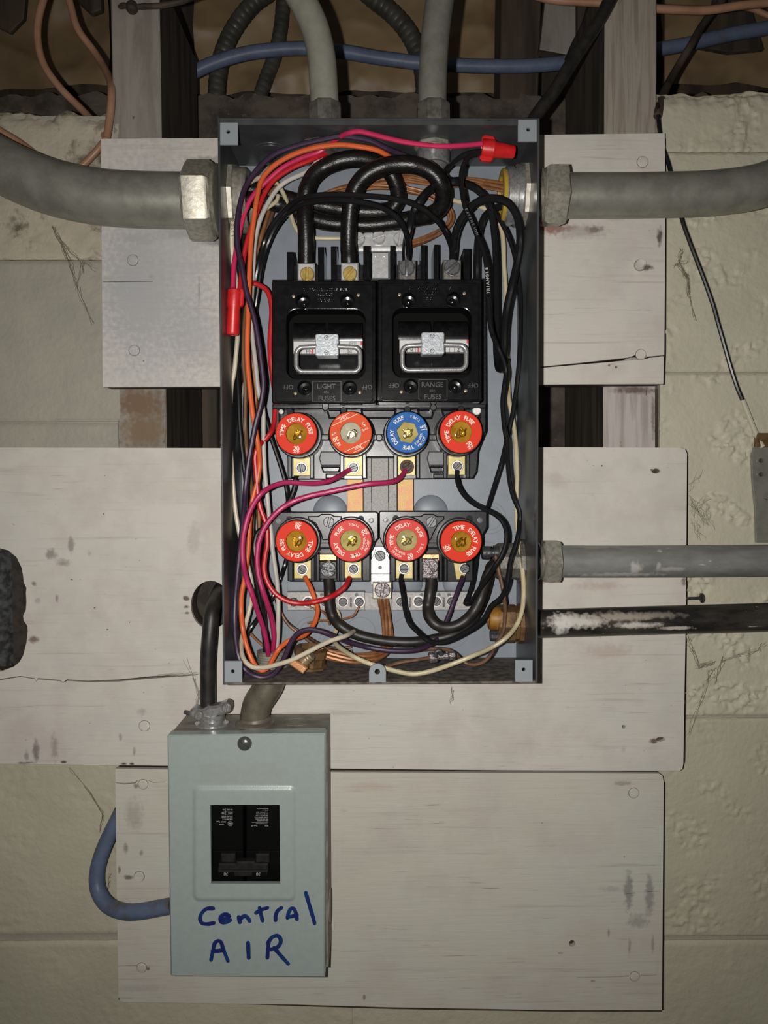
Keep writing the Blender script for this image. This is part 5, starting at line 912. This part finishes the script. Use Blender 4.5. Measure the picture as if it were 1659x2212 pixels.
# ------------------------------------------------------------------ breaker box
bx = thing('breaker_box', 'small grey breaker box lettered Central AIR in blue marker', 'breaker box', P(535, 2110, 21))
WA = 70
f = [P2(361, 1588, WA), P2(703, 1584, WA), P2(702, 2112, WA), P2(368, 2109, WA)]
xl, xr, zt, zb = P(363, 1585, WA)[0], P(705, 1585, WA)[0], P(540, 1583, WA)[1], P(540, 2111, WA)[1]
ztop_body = zt-.6
win = [(455, 1737), (604.5, 1737), (606, 1907), (457, 1907)]
mb = MB(); mb.prism(rect(xl+1.4, zb+2.7, xl+3.0, zt-2.65), 22.3, WA-9); obj('side_wall', mb, mACtop, bx)
mb = MB(); mb.prism(rect(xr-1.6, zb+2.7, xr, zt-2.65), 22.3, WA-9); obj('side_wall', mb, mACtop, bx)
mb = MB(); mb.prism(rect(xl+1.4, zt-2.6, xr, zt-1), 21, WA-9); obj('top_wall', mb, mACtop, bx)
mb = MB(); mb.prism(rect(xl+1, zb+1, xr, zb+2.6), 21, WA-9, .3); mb.prism(rect(xl+1, zb+1, xr, zt-1), 20.6, 22.2); obj('body_back', mb, mACtop, bx)
cov = MB(); oc = [(361, 1590), (364, 1588), (700, 1584), (703, 1586), (702, 2112), (371, 2110), (368, 2107)]
cov.polypx(oc, WA-2.2, WA, 1.0, [win]); ow = [P2(x, y, WA) for x, y in oc]; ow = ow if area(ow) > 0 else ow[::-1]
cov.prism(ow, WA-12, WA-2.0, 0, [inset(ow, 1.2)]); cv = obj('front_cover', cov, mAC, bx)
mb = MB(); o0 = [P2(x, y, WA) for x, y in rrect(413, 1694, 643, 1950, 18, 6)]; o0 = o0 if area(o0) > 0 else o0[::-1]; n0 = len(o0); V = []
lv = [(0, -.1), (.8, .05), (1.6, .3), (2.4, .75), (3.2, 1.15), (4.0, 1.35), (4.8, 1.4)]
for d_, h_ in lv: V += [(p[0], p[1], WA+h_) for p in (inset(o0, d_) if d_ else o0)]
mb.add(V, [(i*n0+k, i*n0+(k+1) % n0, (i+1)*n0+(k+1) % n0, (i+1)*n0+k) for i in range(len(lv)-1) for k in range(n0)])
mb.prism(inset(o0, 4.8), WA-.6, WA+1.4, 0, [[P2(x, y, WA) for x, y in win]], back=False)
obj('raised_panel', mb, mAC, cv, smooth=50)
mb = MB(); R = 16*S(WA); c = P(528.5, 1606, WA); mb.lathe(c, [(R, 0), (R*.97, .9), (R*.8, 1.9), (R*.5, 2.6), (R*.2, 2.85), (.02, 2.9)], seg=28, capb=False)
a_ = math.radians(-42); u = np.array([math.cos(a_), math.sin(a_)]); v = np.array([-u[1], u[0]]); mb.prism([tuple(c[:2]+u*R*.8*i+v*.45*j) for i, j in ((-1, -1), (1, -1), (1, 1), (-1, 1))], WA+1.5, WA+2.95, mi=1); obj('cover_screw', mb, [mSteelS, mScrewD], cv)
mb = MB(); mb.polypx([(430, 1650), (613, 1648), (613, 1690), (431, 1691)], WA-.2, WA+.08); obj('tape_residue', mb, mat('tape_residue', (.31,.355,.33), .5, 0, (.325,.37,.35), 160), cv)
mb = MB(); mb.lathe((xr+.2, P(0, 1960, 45)[1], 46), [(12, -.5), (12, .5), (9, .8)], axis=(1, 0, 0), seg=24); obj('knockout', mb, mACtop, bx)
for px_, rr_ in ((640, 9), (432, 8)):
    q = on_z(px_, 1560, zt-1); mb = MB(); ring(mb, (q[0], zt-1, 42), rr_, (0, 1, 0)); obj('knockout', mb, mACtop, bx)
# marker writing
def strokes(mb, L_, w, hw):
    for st in L_:
        p = [np.array(P(340+x/4.147, 1700+y/4.147, w))[:2] for x, y in st]; p3 = spline([np.array([a[0], a[1], w]) for a in p], .8); n = len(p3); tg = np.gradient(p3[:, :2], axis=0); tg /= np.maximum(np.linalg.norm(tg, axis=1, keepdims=True), 1e-6)
        nr = np.stack([-tg[:, 1], tg[:, 0]], 1); hws = np.array([hw*(1+.18*noise.noise(Vector((i*.15, p3[0][0], 3)))) for i in range(n)])
        V = []
        for i in range(n):
            for s_ in (-1, -.6, 0, .6, 1): V.append((p3[i][0]+nr[i][0]*hws[i]*s_, p3[i][1]+nr[i][1]*hws[i]*s_, w+.12*(1-abs(s_))+.02))
        mb.add(V, [(i*5+k, i*5+k+1, (i+1)*5+k+1, (i+1)*5+k) for i in range(n-1) for k in range(4)])
        for e, sg in ((0, -1), (n-1, 1)):
            cc = p3[e]; mb.add([(cc[0]+hws[e]*.95*math.cos(k*math.pi/5), cc[1]+hws[e]*.95*math.sin(k*math.pi/5), w+.03+.001*sg) for k in range(10)], [tuple(range(10))])
HWK = 18/4.147*S(WA)
letters = [('letter', [[(500, 1088), (440, 1092), (398, 1130), (382, 1180), (400, 1220), (450, 1228), (505, 1218)]]),
 ('letter', [[(562, 1188), (610, 1178), (645, 1160), (625, 1142), (590, 1145), (562, 1175), (575, 1212), (615, 1212), (655, 1192)]]),
 ('letter', [[(728, 1165), (738, 1213)], [(738, 1195), (765, 1162), (795, 1160), (815, 1180), (826, 1202)]]),
 ('letter', [[(915, 1082), (928, 1140), (942, 1200)], [(884, 1128), (930, 1100), (988, 1082)]]),
 ('letter', [[(1058, 1195), (1060, 1150), (1078, 1108), (1112, 1082)]]),
 ('letter', [[(1165, 1172), (1178, 1120), (1200, 1088), (1222, 1090), (1240, 1130), (1250, 1185)], [(1172, 1165), (1210, 1158), (1250, 1148)]]),
 ('letter', [[(1330, 948), (1362, 1060), (1392, 1160), (1408, 1222)]]),
 ('letter', [[(480, 1550), (495, 1480), (518, 1395), (545, 1378), (565, 1385), (590, 1450), (632, 1560)], [(492, 1470), (540, 1468), (588, 1462)]]),
 ('letter', [[(812, 1395), (815, 1460), (818, 1532)]]),
 ('letter', [[(985, 1530), (990, 1460), (998, 1385)], [(988, 1400), (1030, 1345), (1075, 1332), (1102, 1360), (1100, 1405), (1068, 1440), (1015, 1455)], [(1045, 1440), (1105, 1510), (1172, 1585)]])]
for nm, L_ in letters:
    mb = MB(); strokes(mb, L_, WA, HWK); obj(nm, mb, mInk, cv)
# breaker inside the window
bk = thing('circuit_breaker', 'black two pole 30 amp circuit breaker in the breaker box window', 'circuit breaker', P(531, 1907, 40))
WK = 62
for x0, x1 in ((450, 526), (531, 612)):
    mb = MB(); mb.polypx([(x0, 1730), (x1, 1730), (x1, 1838), (x0, 1838)], 40, WK, .8); mb.polypx([(x0, 1838), (x1, 1838), (x1, 1915), (x0, 1915)], 40, WK-8, .6); obj('pole_case', mb, mBreak, bk)
for x0, x1 in ((477, 508), (552, 582)):
    mb = MB(); mb.boxpx(x0, 1845, x1, 1866, WK-8, WK-1, .8); obj('toggle', mb, mBreakH, bk)
mb = MB(); mb.polypx([(472, 1866), (508, 1866), (511, 1862), (549, 1862), (552, 1866), (579, 1866), (579, 1881), (470, 1881)], WK-4, WK+2, 1.0); mb.polypx([(470, 1881), (579, 1881), (576, 1895), (474, 1895)], WK-5, WK+1.2, 1.0); hb = obj('handle_tie', mb, mBreakH, bk)
for x0, x1, tx in ((474, 506, 488), (544, 575, 558)):
    mb = MB(); mb.boxpx(x0, 1884, x1, 1893, WK+1, WK+1.5, .1); obj('rating_recess', mb, mBreak, hb)
    mb = MB(); text(mb, '30', P2(tx, 1888.5, WK+1.56), WK+1.56, 6.8*S(WK), math.radians(176)); obj('rating_print', mb, mWhiteG, hb, smooth=0)
mb = MB()
def ut(s_, xr_, y, cap, sx=1.15): 
    v, _f = textmesh(s_); wd = (max(a[0] for a in v)-min(a[0] for a in v))*cap*sx/2
    text(mb, s_, P2(xr_-wd, y, WK+.06), WK+.06, cap*S(WK), math.pi, bold=.012, sx=sx)
for s_, y, cap in (('B230', 1784, 2.6), ('I-T-E Circuit Breaker', 1779.3, 2.2), ('Interrupting Rating', 1773, 2.2), ('Max. RMS Sym. Amps', 1769.5, 2.2), ('10,000  120/240 V A.C.', 1765.8, 2.2), ('Stab Lok. No. 15 Lot', 1762, 2.2), ('Cir. Bkr. 2 Pole Unit', 1758.4, 2.2), ('Issue CP-1231  40 C', 1754.8, 2.2), ('Listed   - 6 -', 1750.6, 2.0), ('Ref. Enclosures, Inc.', 1747, 2.2)): ut(s_, 579.5, y, cap, 1.0)
ut('Type QP', 556, 1784, 2.6, 1.0)
mb.boxpx(544, 1776, 579.5, 1776.7, WK+.02, WK+.07)
for s_, x, y, cap in (('IN. LBS', 502.5, 1749.5, 2.8), ('25', 485, 1749.5, 2.8), ('AWG', 502.5, 1756.5, 2.8), ('14-8', 486, 1756.5, 2.8), ('CU-AL WIRE', 502.5, 1764.5, 3.0), ('USE 60/75 C', 502.5, 1769.8, 3.0), ('HACR Type', 488, 1775.3, 2.9), ('Listed', 483.5, 1781, 2.9)): ut(s_, x, y, cap, 1.0)
for x0, y0, x1, y1 in ((480, 1746, 502.5, 1746.3), (480, 1753, 502.5, 1753.3), (480, 1760.3, 502.5, 1760.6), (487.5, 1746, 487.8, 1760.3)): mb.boxpx(x0, y0, x1, y1, WK+.02, WK+.06)
ut('UL', 500.5, 1779, 4.6, .9)
c = P(497.5, 1779, WK); mb.lathe((c[0], c[1], WK+.03), [(5.5*S(WK), 0), (5.5*S(WK), .04), (5.0*S(WK), .04)], seg=28, capb=False, capt=False)
obj('printed_label', mb, mWhiteG, bk, smooth=0)

# cable from the hole to the breaker box, its clamp, and the blue cable
wire([(492, 1258, 4), (478, 1272, 14), (466, 1296, 30), (458, 1322, 42), (453, 1370, 46), (449, 1431, 46), (449, 1490, 45), (449, 1560, 44)], 16.5, mRubber, 'black rubber cable coming out of the round hole down to the clamp', name='feeder_cable', seg=18, cat='cable')
cl = thing('cable_clamp', 'shiny two screw cable clamp on top of the breaker box', 'clamp', P(452, 1556, 45)); WQ = 46; h = S(WQ)
q = on_z(455, 1556, zt-1); zc = zt-1
mb = MB(); mb.lathe((P(458, 1556, WQ)[0], zc, WQ), [(12.5, 0), (12.5, 1.5), (10.5, 2), (9.5, 3), (9.5, 8)], axis=(0, 1, 0), seg=28); obj('clamp_base', mb, mSteel, cl)
mb = MB()
a = P(420, 1543, WQ+6); b = P(490, 1530, WQ+6)
mb.polypx([(409, 1536), (416, 1530), (436, 1534), (446, 1528), (468, 1525), (488, 1517), (497, 1522), (498, 1534), (492, 1542), (472, 1546), (452, 1552), (432, 1556), (414, 1554), (408, 1546)], WQ-2, WQ+9, 1.8); obj('clamp_strap', mb, mSteel, cl)
for x, y, an in ((428, 1548, 70), (488, 1531, 80)): screw(x, y, 8, WQ+8.5, 3, mSteel, cl, an, 11, wm=mZincD, name='clamp_screw')
mb = MB(); qq = P(399, 1538, WQ-1); mb.lathe(qq, [(1.6, 0), (1.6, 6)], axis=(1, -.15, .3), seg=12); obj('screw_tip', mb, mScrew, cl)
wire([(263, 1752, 9), (250, 1778, 10), (232, 1815, 11), (216, 1856, 12), (209, 1895, 13), (213, 1925, 16), (232, 1954, 22), (268, 1969, 28), (301, 1969, 30), (335, 1963, 32), (372, 1956, 34)], 17, mBlueC, 'blue grey jacketed cable looping into the left side of the breaker box', name='blue_cable', seg=16, cat='cable')

# ------------------------------------------------------------------ cobwebs
def web(pairs, label, n=5, spread=7, r=.085, m=None, w=2.0):
    rnd = random.Random(len(label)); mb = MB()
    for a, b, k in pairs:
        for i in range(k):
            p = [(a[0]+rnd.gauss(0, spread*.3), a[1]+rnd.gauss(0, spread*.3)), (b[0]+rnd.gauss(0, spread*.25), b[1]+rnd.gauss(0, spread*.25))]
            mid = [(p[0][0]*(1-f)+p[1][0]*f+rnd.gauss(0, spread*.3), p[0][1]*(1-f)+p[1][1]*f+rnd.gauss(0, spread*.3), w+rnd.uniform(0, 2.5)) for f in (0, .25, .5, .75, 1)]
            mb.tube(path(mid, 3), r*rnd.uniform(.6, 1.6), 4, caps=False)
    return tag(obj('cobweb', mb, m or mWeb), label, 'cobweb')
web([((115, 490), (148, 560), 9), ((148, 560), (165, 620), 5), ((130, 520), (175, 565), 5), ((175, 565), (208, 580), 4), ((178, 565), (165, 620), 3), ((165, 620), (200, 700), 3), ((182, 560), (178, 592), 4)], 'dusty cobweb on the grey concrete below the large left conduit')
web([((1473, 538), (1466, 568), 7), ((1466, 568), (1484, 600), 10), ((1484, 590), (1490, 640), 7), ((1490, 640), (1500, 695), 3), ((1455, 572), (1484, 564), 6)], 'small dusty cobweb beside the thin black wire on the cream concrete')
web([((1480, 1370), (1508, 1440), 4), ((1508, 1440), (1540, 1432), 14), ((1540, 1445), (1528, 1475), 6), ((1560, 1425), (1640, 1405), 4), ((1545, 1470), (1562, 1425), 4), ((1525, 1480), (1488, 1590), 3), ((1636, 1405), (1652, 1390), 3), ((1440, 1368), (1480, 1400), 2)], 'dusty cobweb below the scraped black pipe', spread=8)
web([((1490, 1075), (1525, 1130), 14), ((1500, 1110), (1520, 1080), 10), ((1485, 1060), (1515, 1020), 5), ((1500, 1130), (1515, 1160), 8), ((1525, 1100), (1530, 1135), 6)], 'tangled pale cobweb beside the rounded corner of the wide board', spread=16, r=.045, m=mWebP)
web([((148, 1658), (185, 1700), 2), ((185, 1700), (222, 1755), 4), ((222, 1755), (216, 1795), 4)], 'thin cobweb on the concrete above the blue grey cable loop', spread=5)
web([((400, 1425), (428, 1490), 2), ((428, 1490), (424, 1530), 5), ((340, 1458), (428, 1455), 8), ((418, 1460), (430, 1510), 3)], 'cobweb strung between the wide board and the clamp', spread=5, m=mWebL, w=23)
web([((974, 1482), (980, 1512), 3), ((980, 1490), (972, 1518), 3)], 'wisp of cobweb hanging under the middle of the fuse box', spread=4, m=mWebL, w=24)
web([((236, 1905), (228, 1935), 3), ((240, 1888), (232, 1920), 2)], 'short cobweb threads inside the blue grey cable loop', spread=4, w=4)
